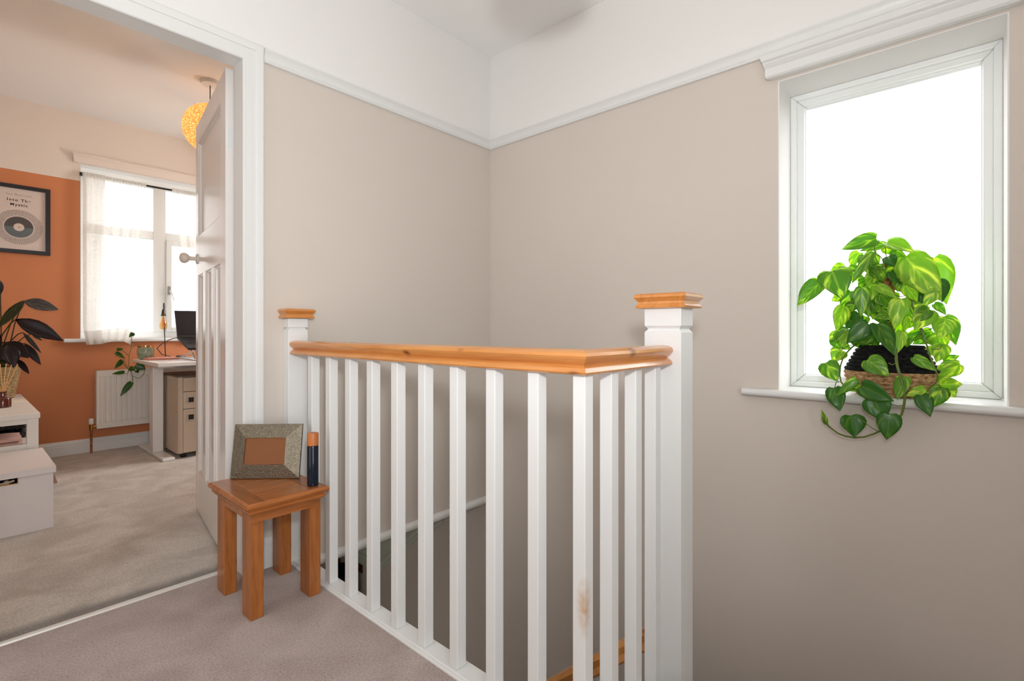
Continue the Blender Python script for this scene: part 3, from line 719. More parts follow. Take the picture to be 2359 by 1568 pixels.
LM = [leaf_mat('pothos_leaf_green', srgb(96, 142, 40), srgb(182, 200, 84), (2.5, 2.6, 1.2), 0.3),
      leaf_mat('pothos_leaf_lime', srgb(136, 176, 50), srgb(214, 220, 112), (2.3, 2.3, 1.2), 0.32),
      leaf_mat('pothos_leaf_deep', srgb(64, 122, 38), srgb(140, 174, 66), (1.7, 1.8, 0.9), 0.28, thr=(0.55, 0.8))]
PC = (2.148, 0.167, 0.705)
pp = thing('potted_pothos', 'trailing variegated pothos in a black and jute basket on the landing sill', 'potted plant', PC)
jute = weave_mat('jute_rope', srgb(136, 96, 62), srgb(208, 166, 124), 70, 150)
blackrope = weave_mat('black_rope', srgb(10, 10, 12), srgb(36, 34, 36), 70, 150)
def coil(zs_rs, c, sx, sy, rope, n=40):
    """stack of rope rings, each a torus"""
    mb = MB(); k = 6
    for z, r in zs_rs:
        rings = []
        for i in range(n):
            a = 2*math.pi*i/n
            rings.append([(c[0]+(r+rope*math.cos(2*math.pi*j/k))*math.cos(a)*sx, c[1]+(r+rope*math.cos(2*math.pi*j/k))*math.sin(a)*sy, c[2]+z+rope*1.05*math.sin(2*math.pi*j/k)) for j in range(k)])
        mb.rings(rings, loop=True)
    return mb
sxp = 0.70
low = [(0.0075+0.0138*k, 0.094+0.034*math.sin(min(1, k/5)*math.pi/2)) for k in range(6)]
up = [(0.090+0.0128*k, 0.1270-0.0064*k) for k in range(7)]
coil(low, PC, sxp, 1.0, 0.0074).build('jute_base', jute, pp, smooth=60)
coil(up, PC, sxp, 1.0, 0.0070).build('black_rim', blackrope, pp, smooth=60)
MB().lathe([(0.088, 0.004), (0.118, 0.045), (0.122, 0.085), (0.084, 0.165), (0.0, 0.166)], PC, 32, sxp, 1.0).build('liner', M['black'], pp, smooth=40)
coil([(0.168, 0.086)], PC, sxp, 1.0, 0.004).build('soil_edge', mat('dark_soil', srgb(46, 34, 26), 1.0, bump=(80, 1, 0.004)), pp, smooth=60)
MB().lathe([(0.019, 0.166), (0.020, 0.25), (0.019, 0.43), (0.015, 0.448), (0.006, 0.452)], (2.135, 0.172, 0.705), 14).build('moss_pole', weave_mat('coir_pole', srgb(96, 56, 34), srgb(176, 116, 78), 90, 60), pp, smooth=50)

# leaf anchors: base xyz, tip xyz, width
POTHOS=[
(2.12,0.203,1.245,2.08,0.298,1.217,0.056),(2.16,0.181,1.227,2.15,0.256,1.216,0.034),(2.1,0.173,1.225,2.06,0.096,1.185,0.055),(2.08,0.121,1.171,2.02,0.036,1.029,0.099),
(2.14,0.054,1.167,2.12,0.016,1.018,0.084),(2.1,0.041,1.091,2.08,0.028,1.018,0.047),(2.06,0.323,1.137,2.02,0.288,1.045,0.101),(2.08,0.363,1.103,2.05,0.431,1.018,0.066),
(2.15,0.299,1.154,2.16,0.348,1.147,0.051),(2.17,0.256,1.209,2.17,0.287,1.159,0.047),(2.05,0.206,1.193,2.02,0.263,1.089,0.032),(2.17,0.264,1.153,2.17,0.301,1.15,0.034),
(2.12,0.213,1.167,2.1,0.237,1.142,0.032),(2.04,0.194,1.078,2.02,0.139,1.033,0.036),(2.07,0.189,1.049,2.05,0.152,1.006,0.052),(2.04,0.234,1.074,2.03,0.236,0.973,0.048),
(2.1,0.273,1.066,2.1,0.303,1.001,0.044),(2.13,0.301,1.055,2.13,0.337,1.036,0.042),(2.08,0.292,1.013,2.06,0.31,0.925,0.054),(2.1,0.26,1.021,2.1,0.296,0.994,0.038),
(2.08,0.229,1.03,2.08,0.219,0.974,0.043),(2.04,0.13,1.032,2.02,0.147,0.935,0.055),(2.06,0.116,0.974,2.06,0.12,0.925,0.028),(2.05,0.163,0.975,2.03,0.196,0.973,0.043),
(2.03,0.216,0.951,2.01,0.273,0.886,0.062),(2.02,0.191,0.95,1.99,0.144,0.851,0.059),(2.03,0.127,0.925,2.01,0.136,0.859,0.034),(2.06,0.063,0.994,2.03,0.097,0.93,0.064),
(2.08,0.022,0.964,2.06,0.038,0.902,0.061),(2.14,0.027,0.974,2.12,-0.008,0.887,0.06),(2.15,0.08,0.925,2.15,0.132,0.888,0.034),(2.16,0.106,0.968,2.16,0.133,0.933,0.037),
(2.05,0.044,1.053,2.04,0.075,1.004,0.036),(2.14,0.107,1.072,2.14,0.087,1.0,0.052),(2.16,0.135,1.123,2.16,0.124,1.058,0.064),(2.15,0.156,1.162,2.15,0.125,1.184,0.032),
(2.12,0.332,0.898,2.1,0.274,0.862,0.044),(2.13,0.315,0.915,2.12,0.343,0.889,0.039),(2.1,0.301,0.858,2.08,0.327,0.823,0.055),(2.07,0.298,0.855,2.05,0.313,0.814,0.024),
(2.03,0.337,0.816,2.01,0.301,0.756,0.064),(1.99,0.214,0.833,1.97,0.156,0.787,0.063),(2.0,0.097,0.845,1.98,0.041,0.807,0.034),(2.1,0.03,0.885,2.08,0.041,0.829,0.05),
(2.14,0.059,0.879,2.14,0.043,0.84,0.036),(2.08,-0.012,0.824,2.05,0.035,0.781,0.046),(2.12,0.029,0.833,2.12,-0.012,0.848,0.027),(2.04,0.036,0.761,2.02,-0.017,0.768,0.054),
(2.02,0.028,0.754,2.0,0.053,0.69,0.05),(2.01,0.079,0.727,1.99,0.055,0.667,0.046),(2.02,0.069,0.746,2.0,0.116,0.722,0.032),(1.98,0.119,0.784,1.96,0.135,0.712,0.043),
(1.99,0.231,0.746,1.97,0.145,0.705,0.059),(2.0,0.245,0.767,1.98,0.298,0.708,0.031),(2.02,0.312,0.731,2.0,0.292,0.656,0.058),(2.02,0.238,0.738,2.0,0.268,0.727,0.023),
(1.99,0.194,0.708,1.97,0.174,0.641,0.076),(1.98,0.154,0.664,1.96,0.162,0.584,0.065),(1.99,0.261,0.645,1.98,0.246,0.576,0.075),(2.0,0.33,0.607,2.0,0.347,0.653,0.019),
(2.08,0.207,1.013,2.06,0.186,0.989,0.032),(2.15,0.166,1.202,2.15,0.136,1.188,0.035),(2.15,0.052,1.016,2.15,0.018,0.982,0.031),(2.14,0.064,0.906,2.14,0.042,0.893,0.034),
(2.06,0.219,0.946,2.05,0.185,0.895,0.042),(2.1,0.211,0.903,2.1,0.263,0.883,0.032),(2.14,0.231,1.109,2.14,0.253,1.072,0.044),(2.14,0.191,0.999,2.12,0.215,0.967,0.043),
(2.18,0.151,1.107,2.18,0.139,1.068,0.038),(2.18,0.258,1.137,2.18,0.286,1.11,0.042),(2.16,0.274,0.979,2.16,0.293,0.946,0.045),(2.12,0.233,0.978,2.12,0.251,0.934,0.043),
(2.18,0.186,1.224,2.18,0.151,1.196,0.038),(2.19,0.118,0.924,2.19,0.097,0.897,0.037),(2.15,0.296,0.979,2.15,0.315,0.946,0.045),(2.18,0.069,1.059,2.18,0.085,1.018,0.042),
(2.14,0.253,0.923,2.14,0.272,0.89,0.039),(2.03,0.016,0.748,2.02,-0.001,0.727,0.038),(2.1,0.205,1.062,2.1,0.226,1.028,0.043),(2.12,0.258,1.066,2.12,0.269,1.022,0.044),
(2.18,0.107,1.019,2.18,0.118,1.062,0.032),(2.12,0.164,0.913,2.12,0.189,0.886,0.037),(2.1,0.036,0.82,2.1,0.017,0.803,0.035),
]
VINES=[
[(2.060,0.143,0.873),(2.000,0.141,0.845),(1.985,0.136,0.811),(1.975,0.126,0.778),(1.970,0.117,0.741),(1.980,0.117,0.706),(1.990,0.128,0.650),(2.000,0.183,0.599),(2.000,0.237,0.570),(2.000,0.289,0.573),(2.000,0.318,0.594),(2.000,0.332,0.608),(2.000,0.341,0.631)],
[(2.120,0.258,0.882),(2.070,0.274,0.864),(2.040,0.295,0.822),(2.020,0.296,0.759),(2.010,0.275,0.732),(2.000,0.237,0.733)],
[(2.100,0.084,0.934),(2.060,0.070,0.894),(2.030,0.058,0.847),(2.020,0.041,0.795),(2.020,0.040,0.771),(2.020,0.064,0.745),(2.020,0.069,0.725)],
[(2.120,0.172,1.093),(2.100,0.129,1.110),(2.100,0.109,1.057),(2.100,0.103,0.995),(2.100,0.089,0.954),(2.100,0.076,0.924)],
[(2.000,0.183,0.599),(1.990,0.206,0.613),(1.990,0.227,0.633),(1.990,0.242,0.644)],
[(1.980,0.117,0.694),(1.985,0.142,0.689),(1.990,0.166,0.700),(1.990,0.182,0.706)],
[(2.060,0.320,1.139),(2.080,0.305,1.144),(2.100,0.276,1.128),(2.100,0.235,1.112),(2.120,0.207,1.114),(2.130,0.182,1.132)],
[(2.080,0.362,1.102),(2.080,0.333,1.139),(2.100,0.303,1.141),(2.120,0.251,1.139),(2.130,0.190,1.138)],
[(2.050,0.204,1.184),(2.080,0.190,1.183),(2.100,0.179,1.160),(2.120,0.170,1.119)],
[(2.100,0.173,1.223),(2.110,0.178,1.198),(2.130,0.171,1.163)],
[(2.120,0.203,1.240),(2.120,0.209,1.214),(2.120,0.205,1.176),(2.130,0.190,1.143)],
[(2.080,0.121,1.171),(2.090,0.135,1.135),(2.120,0.145,1.086)],
[(2.140,0.054,1.167),(2.130,0.095,1.182),(2.130,0.140,1.176),(2.130,0.160,1.151)],
[(2.040,0.146,1.035),(2.060,0.123,1.020),(2.060,0.084,0.994),(2.060,0.063,0.994)],
[(2.030,0.217,0.950),(2.060,0.192,0.924),(2.100,0.183,0.887)],
[(2.020,0.191,0.949),(2.050,0.208,0.955),(2.080,0.211,0.913),(2.100,0.196,0.881)],
[(2.050,0.165,0.975),(2.080,0.164,0.945),(2.100,0.169,0.892)],
[(2.030,0.129,0.924),(2.030,0.141,0.869),(2.000,0.141,0.845)],
[(2.050,0.044,1.051),(2.080,0.089,1.050),(2.100,0.133,1.040),(2.120,0.155,1.050)],
[(2.080,0.028,0.963),(2.080,0.054,0.934),(2.100,0.076,0.926)],
[(1.990,0.158,0.825),(1.985,0.149,0.818),(1.990,0.138,0.828)],
[(2.060,0.053,0.870),(2.080,0.035,0.868),(2.100,0.030,0.884)],
[(2.100,0.303,0.857),(2.100,0.285,0.874),(2.100,0.258,0.880)],
[(2.020,0.296,0.753),(2.020,0.305,0.753),(2.020,0.310,0.731)],
[(2.120,0.316,0.915),(2.120,0.292,0.896),(2.120,0.260,0.882)],
]
CALATHEA=[
(0.306,4.620,1.120,0.482,4.620,1.074,0.080,1),
(0.266,4.550,1.000,0.491,4.500,0.863,0.099,0),
(0.308,4.600,1.125,0.181,4.500,0.941,0.059,2),
(0.295,4.500,0.915,0.379,4.450,0.778,0.025,3),
(0.304,4.500,0.843,0.374,4.450,0.704,0.045,0),
(0.214,4.500,0.853,0.313,4.400,0.761,0.089,0),
(0.223,4.450,0.841,0.249,4.400,0.698,0.088,0),
(0.272,4.500,0.741,0.320,4.450,0.649,0.034,0),
(0.196,4.600,1.250,0.197,4.600,1.155,0.033,0),
(0.348,4.650,0.904,0.401,4.650,0.858,0.022,2),
(0.169,4.500,0.809,0.233,4.420,0.746,0.088,0),
(0.197,4.500,0.776,0.205,4.420,0.707,0.080,2),
(0.162,4.600,1.019,0.126,4.500,0.921,0.073,0),
(0.151,4.600,0.856,0.093,4.500,0.780,0.073,1),
(0.162,4.600,0.921,0.186,4.500,0.809,0.065,0),
]
IVY=[
(0.904,4.720,0.882,0.900,4.700,0.914,0.051),
(0.812,4.700,0.783,0.852,4.700,0.788,0.025),
(0.804,4.700,0.759,0.862,4.700,0.719,0.034),
(0.844,4.700,0.701,0.796,4.680,0.642,0.035),
(0.853,4.680,0.613,0.778,4.660,0.607,0.028),
(0.915,4.620,0.669,0.970,4.600,0.630,0.057),
(0.878,4.640,0.645,0.910,4.620,0.626,0.038),
(0.885,4.620,0.537,0.814,4.600,0.443,0.044),
(0.919,4.640,0.624,0.932,4.630,0.605,0.032),
]
IVYV=[
[(0.930,4.720,0.811),(0.900,4.700,0.793),(0.883,4.680,0.744),(0.874,4.660,0.663),(0.888,4.640,0.613),(0.894,4.630,0.576),(0.895,4.620,0.533),(0.882,4.620,0.534)],
[(0.872,4.660,0.638),(0.850,4.680,0.676),(0.842,4.690,0.695)],
[(0.872,4.660,0.638),(0.855,4.690,0.694),(0.859,4.700,0.725)],
[(0.878,4.680,0.738),(0.857,4.690,0.763),(0.844,4.700,0.779)],
[(0.900,4.700,0.800),(0.904,4.710,0.850),(0.904,4.720,0.882)],
[(0.897,4.630,0.582),(0.932,4.630,0.561),(0.961,4.620,0.591),(0.967,4.620,0.622)],
[(0.877,4.660,0.632),(0.867,4.660,0.595),(0.853,4.680,0.610)],
]
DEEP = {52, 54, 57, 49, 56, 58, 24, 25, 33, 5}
stem_m = mat('pothos_stem', srgb(96, 112, 40), 0.45, var=(30, 0.25))
for k, v in enumerate(VINES):
    # smooth the polyline a little
    P = [Vector(p) for p in v]; Q_ = [P[0]]
    for i in range(len(P)-1):
        a_, b_ = P[i], P[i+1]
        Q_ += [a_.lerp(b_, 0.25), a_.lerp(b_, 0.75)]
    Q_.append(P[-1])
    r0 = 0.0042 if k == 0 else (0.003 if k < 4 else 0.0018)
    MB().tube(Q_, [r0*(1-0.35*i/len(Q_)) for i in range(len(Q_))], 6).build('vine' if k < 4 else 'petiole', stem_m, pp, smooth=60)
rnd = random.Random(3)
for i, (bx, by, bz, tx, ty, tz, w_) in enumerate(POTHOS):
    xm = (bx+tx)/2
    nh = (-1.0, rnd.uniform(-0.55, 0.35), rnd.uniform(-0.1, 0.7))
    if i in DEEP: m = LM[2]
    elif xm > 2.1 or by < 0.09: m = LM[1] if rnd.random() < 0.8 else LM[0]
    else: m = LM[rnd.choice((0, 0, 1))]
    add_leaf(pp, ((bx, by, bz), (tx, ty, tz), w_*1.04), m, nh, fold=rnd.uniform(0.05, 0.45), curl=rnd.uniform(0.0, 0.2))

# inner foliage hiding most of the pole
for k in range(64):
    z = rnd.uniform(0.90, 1.20); half = 0.05+0.10*(1.22-z)/0.3
    b_ = Vector((rnd.uniform(2.055, 2.19), 0.172+rnd.uniform(-half, half), z))
    if abs(b_.y-0.172) < 0.022 and (1.02 < z < 1.12 or 0.95 < z < 0.985) and b_.x < 2.13: continue
    t_ = b_ + Vector((rnd.uniform(-0.02, 0.01), rnd.uniform(-0.05, 0.05), -rnd.uniform(0.035, 0.07)))
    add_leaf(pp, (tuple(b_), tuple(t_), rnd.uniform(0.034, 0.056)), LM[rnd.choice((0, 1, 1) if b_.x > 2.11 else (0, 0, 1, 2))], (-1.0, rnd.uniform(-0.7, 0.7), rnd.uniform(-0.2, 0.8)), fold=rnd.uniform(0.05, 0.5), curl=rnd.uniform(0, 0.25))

# ================================================================ BEDROOM
# ---- bench with a lower shelf
wl = mat('white_lacquer', srgb(232, 226, 218), 0.4)
bn = thing('bench', 'white wooden bench with a lower shelf against the orange wall', 'bench', (0.05, 4.28, 0))
BX0, BX1, BY0, BY1 = -0.14, 0.309, 3.69, 4.88
MB().box(BX0, BX1, BY0, BY1, 0.455, 0.484).build('bench_top', wl, bn, bevel=0.003)
f0 = None
for x in (BX0+0.006, BX1-0.052):
    for y in (BY0+0.008, BY1-0.054):
        if f0 is None: o = f0 = MB().box(0, 0.046, 0, 0.046, 0.007, 0.455).build('leg', wl, bn, bevel=0.002, local=True)
        else: o = f0.copy(); C.objects.link(o)
        o.location = (x-0.05, y-4.28, 0)
for y in (BY0+0.012, BY1-0.035): MB().box(BX0+0.052, BX1-0.052, y, y+0.02, 0.428, 0.455).build('apron', wl, bn)
for x in (BX0+0.012, BX1-0.035): MB().box(x, x+0.02, BY0+0.054, BY1-0.054, 0.428, 0.455).build('apron', wl, bn)
MB().box(BX0+0.02, BX1-0.008, BY0+0.054, BY1-0.054, 0.292, 0.312).build('shelf', wl, bn)
MB().box(BX0+0.052, BX1-0.052, BY0+0.012, BY0+0.034, 0.29, 0.322).build('shelf_rail', wl, bn)
# folded pink cloth and a dark patterned throw on the shelf
def folds(x0, x1, y0, y1, z0, layers, amp, seed, h):
    r_ = random.Random(seed); mb = MB()
    for l in range(layers):
        nx_, ny_ = 14, 10; vs_ = []; z = z0+l*h
        for j in range(ny_):
            for i in range(nx_):
                x = x0+(x1-x0)*i/(nx_-1)+r_.uniform(-.004, .004); y = y0+(y1-y0)*j/(ny_-1)
                edge = min(i, nx_-1-i, j, ny_-1-j); rnd_ = 0 if edge else -h*0.4
                vs_.append((x, y, z+h*0.95+rnd_+amp*math.sin(i*1.3+l)*math.sin(j*0.9+l*2)))
        n_ = len(vs_); vs_ += [(x, y, z) for x, y, _ in vs_]
        fs = []
        for j in range(ny_-1):
            for i in range(nx_-1):
                a_ = j*nx_+i; fs.append((a_, a_+1, a_+nx_+1, a_+nx_)); fs.append((n_+a_, n_+a_+nx_, n_+a_+nx_+1, n_+a_+1))
        per = [i for i in range(nx_)] + [j*nx_+nx_-1 for j in range(1, ny_)] + [(ny_-1)*nx_+i for i in range(nx_-2, -1, -1)] + [j*nx_ for j in range(ny_-2, 0, -1)]
        for a_, b_ in zip(per, per[1:]+per[:1]): fs.append((a_, n_+a_, n_+b_, b_))
        mb.add(vs_, fs)
    return mb
pk = mat('dusty_pink_cloth', srgb(214, 172, 158), 0.95, bump=(60, 0.4, 0.004))
tag(folds(-0.06, 0.245, 3.75, 3.97, 0.3125, 2, 0.004, 2, 0.022).build('folded_blanket', pk, smooth=60), 'folded dusty pink blanket on the bench shelf', 'blanket')
dk = bpy.data.materials.new('dark_sequin_cloth'); dk.use_nodes = True
nt = dk.node_tree; bs = nt.nodes['Principled BSDF']; vo = nt.nodes.new('ShaderNodeTexVoronoi'); vo.inputs['Scale'].default_value = 26
rr = ramp(nt, [(0.12, srgb(214, 196, 170)), (0.2, srgb(20, 18, 18))]); nt.links.new(vo.outputs['Distance'], rr.inputs['Fac']); nt.links.new(rr.outputs['Color'], bs.inputs['Base Color']); bs.inputs['Roughness'].default_value = 0.7
tag(folds(-0.09, 0.285, 4.0, 4.50, 0.3125, 2, 0.004, 5, 0.054).build('folded_throw', dk, smooth=60), 'black throw with pale flecks folded on the bench shelf', 'throw')
mb = folds(0.312, 0.40, 4.05, 4.42, 0.008, 1, 0.0, 8, 0.225)
for i, p in enumerate(mb.v):
    x, y, z = p
    k_ = (z-0.008)/0.225; mb.v[i] = (0.312+(x-0.312)*(1.15-0.75*k_), y+0.05*k_*math.sin(x*40), z)
tag(mb.build('cloth_bag', pk, smooth=60), 'soft pink bag slumped on the carpet beside the bench', 'bag')

# ---- lidded storage box
wb = mat('white_storage_board', srgb(226, 218, 214), 0.55)
sb = thing('storage_box', 'white lidded storage box on the bedroom carpet in front of the bench', 'box', (0.1, 3.4, 0.007))
BB = (-0.10, 0.309, 3.155, 3.67)
MB().box(BB[0], BB[1], BB[2], BB[2]+0.004, 0.007, 0.240).build('front_panel', wb, sb)
MB().box(0.192, BB[1], BB[2], BB[2]+0.004, 0.240, 0.2655).build('front_panel', wb, sb); MB().box(BB[0], 0.055, BB[2], BB[2]+0.004, 0.240, 0.2655).build('front_panel', wb, sb)
MB().box(BB[0], BB[1], BB[3]-0.004, BB[3], 0.007, 0.2655).build('back_panel', wb, sb)
for x in (BB[0], BB[1]-0.004): MB().box(x, x+0.004, BB[2]+0.004, BB[3]-0.004, 0.007, 0.2655).build('side_panel', wb, sb)
MB().box(BB[0]+0.004, BB[1]-0.004, BB[2]+0.004, BB[3]-0.004, 0.007, 0.011).build('bottom_panel', wb, sb)
lid = MB(); lid.box(BB[0]-0.008, BB[1]+0.008, BB[2]-0.012, BB[3]+0.012, 0.2895, 0.295)
lid.box(BB[0]-0.008, BB[1]+0.008, BB[2]-0.012, BB[2]-0.0085, 0.2665, 0.2895); lid.box(BB[0]-0.008, BB[1]+0.008, BB[3]+0.0085, BB[3]+0.012, 0.2665, 0.2895)
lid.box(BB[0]-0.008, BB[0]-0.005, BB[2]-0.0085, BB[3]+0.0085, 0.2665, 0.2895); lid.box(BB[1]+0.005, BB[1]+0.008, BB[2]-0.0085, BB[3]+0.0085, 0.2665, 0.2895)
lid.build('lid', wb, sb)
ey = MB()
for x0, x1, z0, z1 in ((0.055, 0.192, 0.2380, 0.2415), (0.189, 0.192, 0.2415, 0.2655), (0.055, 0.058, 0.2415, 0.2655)): ey.box(x0, x1, BB[2]-0.002, BB[2]+0.005, z0, z1)
ey.build('handle_rim', M['brass'], sb)
ct = MB(); ct.box(BB[0]+0.01, BB[1]-0.01, BB[2]+0.012, BB[3]-0.01, 0.011, 0.20); ct.build('contents', M['black'], sb)
kn = MB(); kn.sphere((0.155, BB[2]+0.012, 0.247), 0.011, 10, 8); kn.tube([(0.12, BB[2]+0.01, 0.243), (0.155, BB[2]+0.006, 0.247), (0.18, BB[2]+0.01, 0.252)], 0.005, 6)
kn.build('ribbon_knot', mat('pale_ribbon', srgb(190, 172, 150), 0.8), sb, smooth=50)

# ---- reed diffuser
rd = thing('reed_diffuser', 'amber glass reed diffuser with pale sticks on the white bench', 'diffuser', (0.186, 4.10, 0.484))
cd = (0.186, 4.10, 0.484)
MB().lathe([(0.030, 0.0005), (0.036, 0.004), (0.036, 0.048), (0.030, 0.060), (0.016, 0.068), (0.014, 0.084), (0.017, 0.086), (0.017, 0.092), (0.011, 0.092), (0.010, 0.070)], cd, 24).build('bottle', mat('amber_glass', srgb(92, 34, 20), 0.1, spec=0.7), rd, smooth=40)
for dx, dy, h_ in ((0.062, 0.01, 0.245), (0.034, -0.02, 0.245), (-0.01, 0.02, 0.25), (-0.04, 0.0, 0.24), (-0.07, -0.02, 0.235), (0.015, 0.035, 0.25)):
    MB().tube([(cd[0]-dx*0.12, cd[1]-dy*0.12, cd[2]+0.05), (cd[0]+dx, cd[1]+dy, cd[2]+h_)], 0.0022, 6).build('reed', mat('pale_reed', srgb(226, 176, 118), 0.7) if 'pale_reed' not in bpy.data.materials else bpy.data.materials['pale_reed'], rd)
mb = MB(); mb.box(0.20, 0.31-0.012, 4.30, 4.46, 0.4845, 0.490)
tag(mb.build('notepad', mat('cream_card', srgb(236, 226, 208), 0.6), bevel=0.001), 'thin cream card lying on the white bench top', 'card')

# ---- prayer plant in a woven basket
cp = thing('potted_calathea', 'dark leaved prayer plant in a woven basket on the white bench', 'potted plant', (0.165, 4.66, 0.484))
cc = (0.165, 4.66, 0.484)
sea = weave_mat('seagrass_rope', srgb(120, 94, 62), srgb(196, 164, 118), 40, 190)
coil([(0.006+0.0115*k, 0.098+0.0019*k) for k in range(18)], cc, 1, 1, 0.0068).build('basket', sea, cp, smooth=60)
MB().lathe([(0.090, 0.002), (0.118, 0.17), (0.0, 0.172)], cc, 24).build('soil', bpy.data.materials['dark_soil'], cp)
KM = [leaf_mat('maroon_leaf', srgb(34, 16, 18), srgb(52, 24, 26), (1.0, 0.5, 0.5), 0.4), leaf_mat('striped_grey_leaf', srgb(62, 56, 54), srgb(112, 104, 100), (0.6, 0.6, 0.6), 0.45, vscale=40, thr=(0.4, 0.6)),
      leaf_mat('olive_leaf', srgb(52, 58, 28), srgb(92, 92, 48), (1, 1, 0.6), 0.4, vscale=30), leaf_mat('slate_leaf', srgb(40, 44, 44), srgb(70, 72, 70), (0.6, 0.6, 0.6), 0.4)]
rnd = random.Random(11)
for i, (bx, by, bz, tx, ty, tz, w_, k_) in enumerate(CALATHEA):
    add_leaf(cp, ((bx, by, bz), (tx, ty, tz), w_), KM[k_], (rnd.uniform(-.3, .1), -1.0, rnd.uniform(0.1, 0.5)), heart=False, fold=rnd.uniform(0.1, 0.35), curl=rnd.uniform(0.0, 0.15))
    q0 = Vector((cc[0]+rnd.uniform(-.04, .05), cc[1]+rnd.uniform(-.04, .02), cc[2]+0.165)); q2 = Vector((bx, by, bz)); q1 = q0.lerp(q2, 0.55)+Vector((0.0, 0, 0.06))
    MB().tube([q0, q0.lerp(q1, .5), q1, q1.lerp(q2, .6)+Vector((0, 0, .012)), q2], 0.0032, 6).build('stem', KM[2], cp, smooth=60)

# ---- framed record print
fp = thing('framed_print', 'black framed record print hanging on the orange wall', 'picture', (0.302, YO, 1.468))
PX0, PX1, PZ0, PZ1, PB = 0.141, 0.463, 1.468, 1.945, 0.026
for poly in ([(PX0, PZ0), (PX1, PZ0), (PX1-PB, PZ0+PB), (PX0+PB, PZ0+PB)], [(PX0, PZ1), (PX1, PZ1), (PX1-PB, PZ1-PB), (PX0+PB, PZ1-PB)], [(PX0, PZ0), (PX0, PZ1), (PX0+PB, PZ1-PB), (PX0+PB, PZ0+PB)], [(PX1, PZ0), (PX1, PZ1), (PX1-PB, PZ1-PB), (PX1-PB, PZ0+PB)]):
    MB().prism(poly, 'Y', YO-0.024, YO-0.001).build('frame_bar', mat('black_frame', srgb(22, 21, 26), 0.4) if 'black_frame' not in bpy.data.materials else bpy.data.materials['black_frame'], fp)
yp = YO-0.010
pr = MB().box(PX0+PB-0.002, PX1-PB+0.002, yp, yp+0.006, PZ0+PB-0.002, PZ1-PB+0.002).build('print', mat('cream_paper', srgb(224, 208, 198), 0.5), fp)
ink = mat('black_ink', srgb(26, 24, 26), 0.6); ink2 = mat('grey_ink', srgb(110, 100, 98), 0.6)
xc, zc = 0.3015, 1.651
def ydisc(r0, r1, y, n=48, z0=zc):
    mb = MB(); vs_ = [(xc+r_*math.cos(2*math.pi*i/n), y, z0+r_*math.sin(2*math.pi*i/n)) for r_ in (r0, r1) for i in range(n)]
    mb.add(vs_, [(i, (i+1) % n, n+(i+1) % n, n+i) for i in range(n)]); return mb
vin_top = mat('vinyl_dark', srgb(58, 52, 50), 0.45); vin_low = mat('vinyl_sheen', srgb(92, 104, 108), 0.45)
def half(y, r0, r1, up):
    n = 30; a0 = 0 if up else math.pi; mb = MB()
    vs_ = [(xc+r_*math.cos(a0+math.pi*i/n), y, zc+r_*math.sin(a0+math.pi*i/n)) for r_ in (r0, r1) for i in range(n+1)]
    mb.add(vs_, [(i, i+1, n+2+i, n+1+i) for i in range(n)]); return mb
half(yp-0.0004, 0.027, 0.0735, True).build('record_half', vin_top, pr).location = (0, 0, 0)
half(yp-0.0004, 0.027, 0.0735, False).build('record_half', vin_low, pr)
ydisc(0.0, 0.0032, yp-0.0004, 16).build('spindle_hole', ink, pr)
rnd = random.Random(5)
ly = MB()
for k in range(7):
    r_ = 0.0835+0.0058*k; a_ = 0.0
    while a_ < 2*math.pi-0.02:
        wlen = rnd.uniform(0.004, 0.012)/r_; h_ = 0.0030
        vs_ = [(xc+q_*math.cos(t_), yp-0.0004, zc+q_*math.sin(t_)) for q_ in (r_-h_/2, r_+h_/2) for t_ in (a_, a_+wlen)]
        ly.add(vs_, [(0, 1, 3, 2)]); a_ += wlen+0.0030/r_
tag(ly.build('lyric_rings', ink2, pr), 'rings of tiny grey lettering', kind='stuff')
def text(body, size, x, z, m, spacing=1.0, bold=0.0):
    cu = bpy.data.curves.new('lettering', 'FONT'); cu.body = body; cu.size = size; cu.align_x = 'CENTER'; cu.align_y = 'CENTER'
    cu.space_character = spacing; cu.offset = bold; cu.extrude = 0.0001
    to = bpy.data.objects.new('lettering_tmp', cu); C.objects.link(to)
    bpy.context.view_layer.update()
    me = bpy.data.meshes.new_from_object(to.evaluated_get(bpy.context.evaluated_depsgraph_get()))
    bpy.data.objects.remove(to, do_unlink=True)
    me.materials.clear(); me.materials.append(m)
    o = bpy.data.objects.new('lettering', me); C.objects.link(o); o.parent = pr
    o.location = (x-0.302, yp-0.0006-YO, z-1.468); o.rotation_euler = (R(90), 0, 0)
    return o
text('Van Morrison', 0.0175, xc, 1.876, ink2, 1.35)
text('Into The', 0.0265, xc, 1.838, ink, 1.3, 0.0007); text('Mystic', 0.0265, xc, 1.806, ink, 1.3, 0.0007)
MB().box(PX0+PB-0.001, PX1-PB+0.001, YO-0.0155, YO-0.0145, PZ0+PB-0.001, PZ1-PB+0.001).build('glazing', glass_mat('print_glass', gloss=0.05), fp)

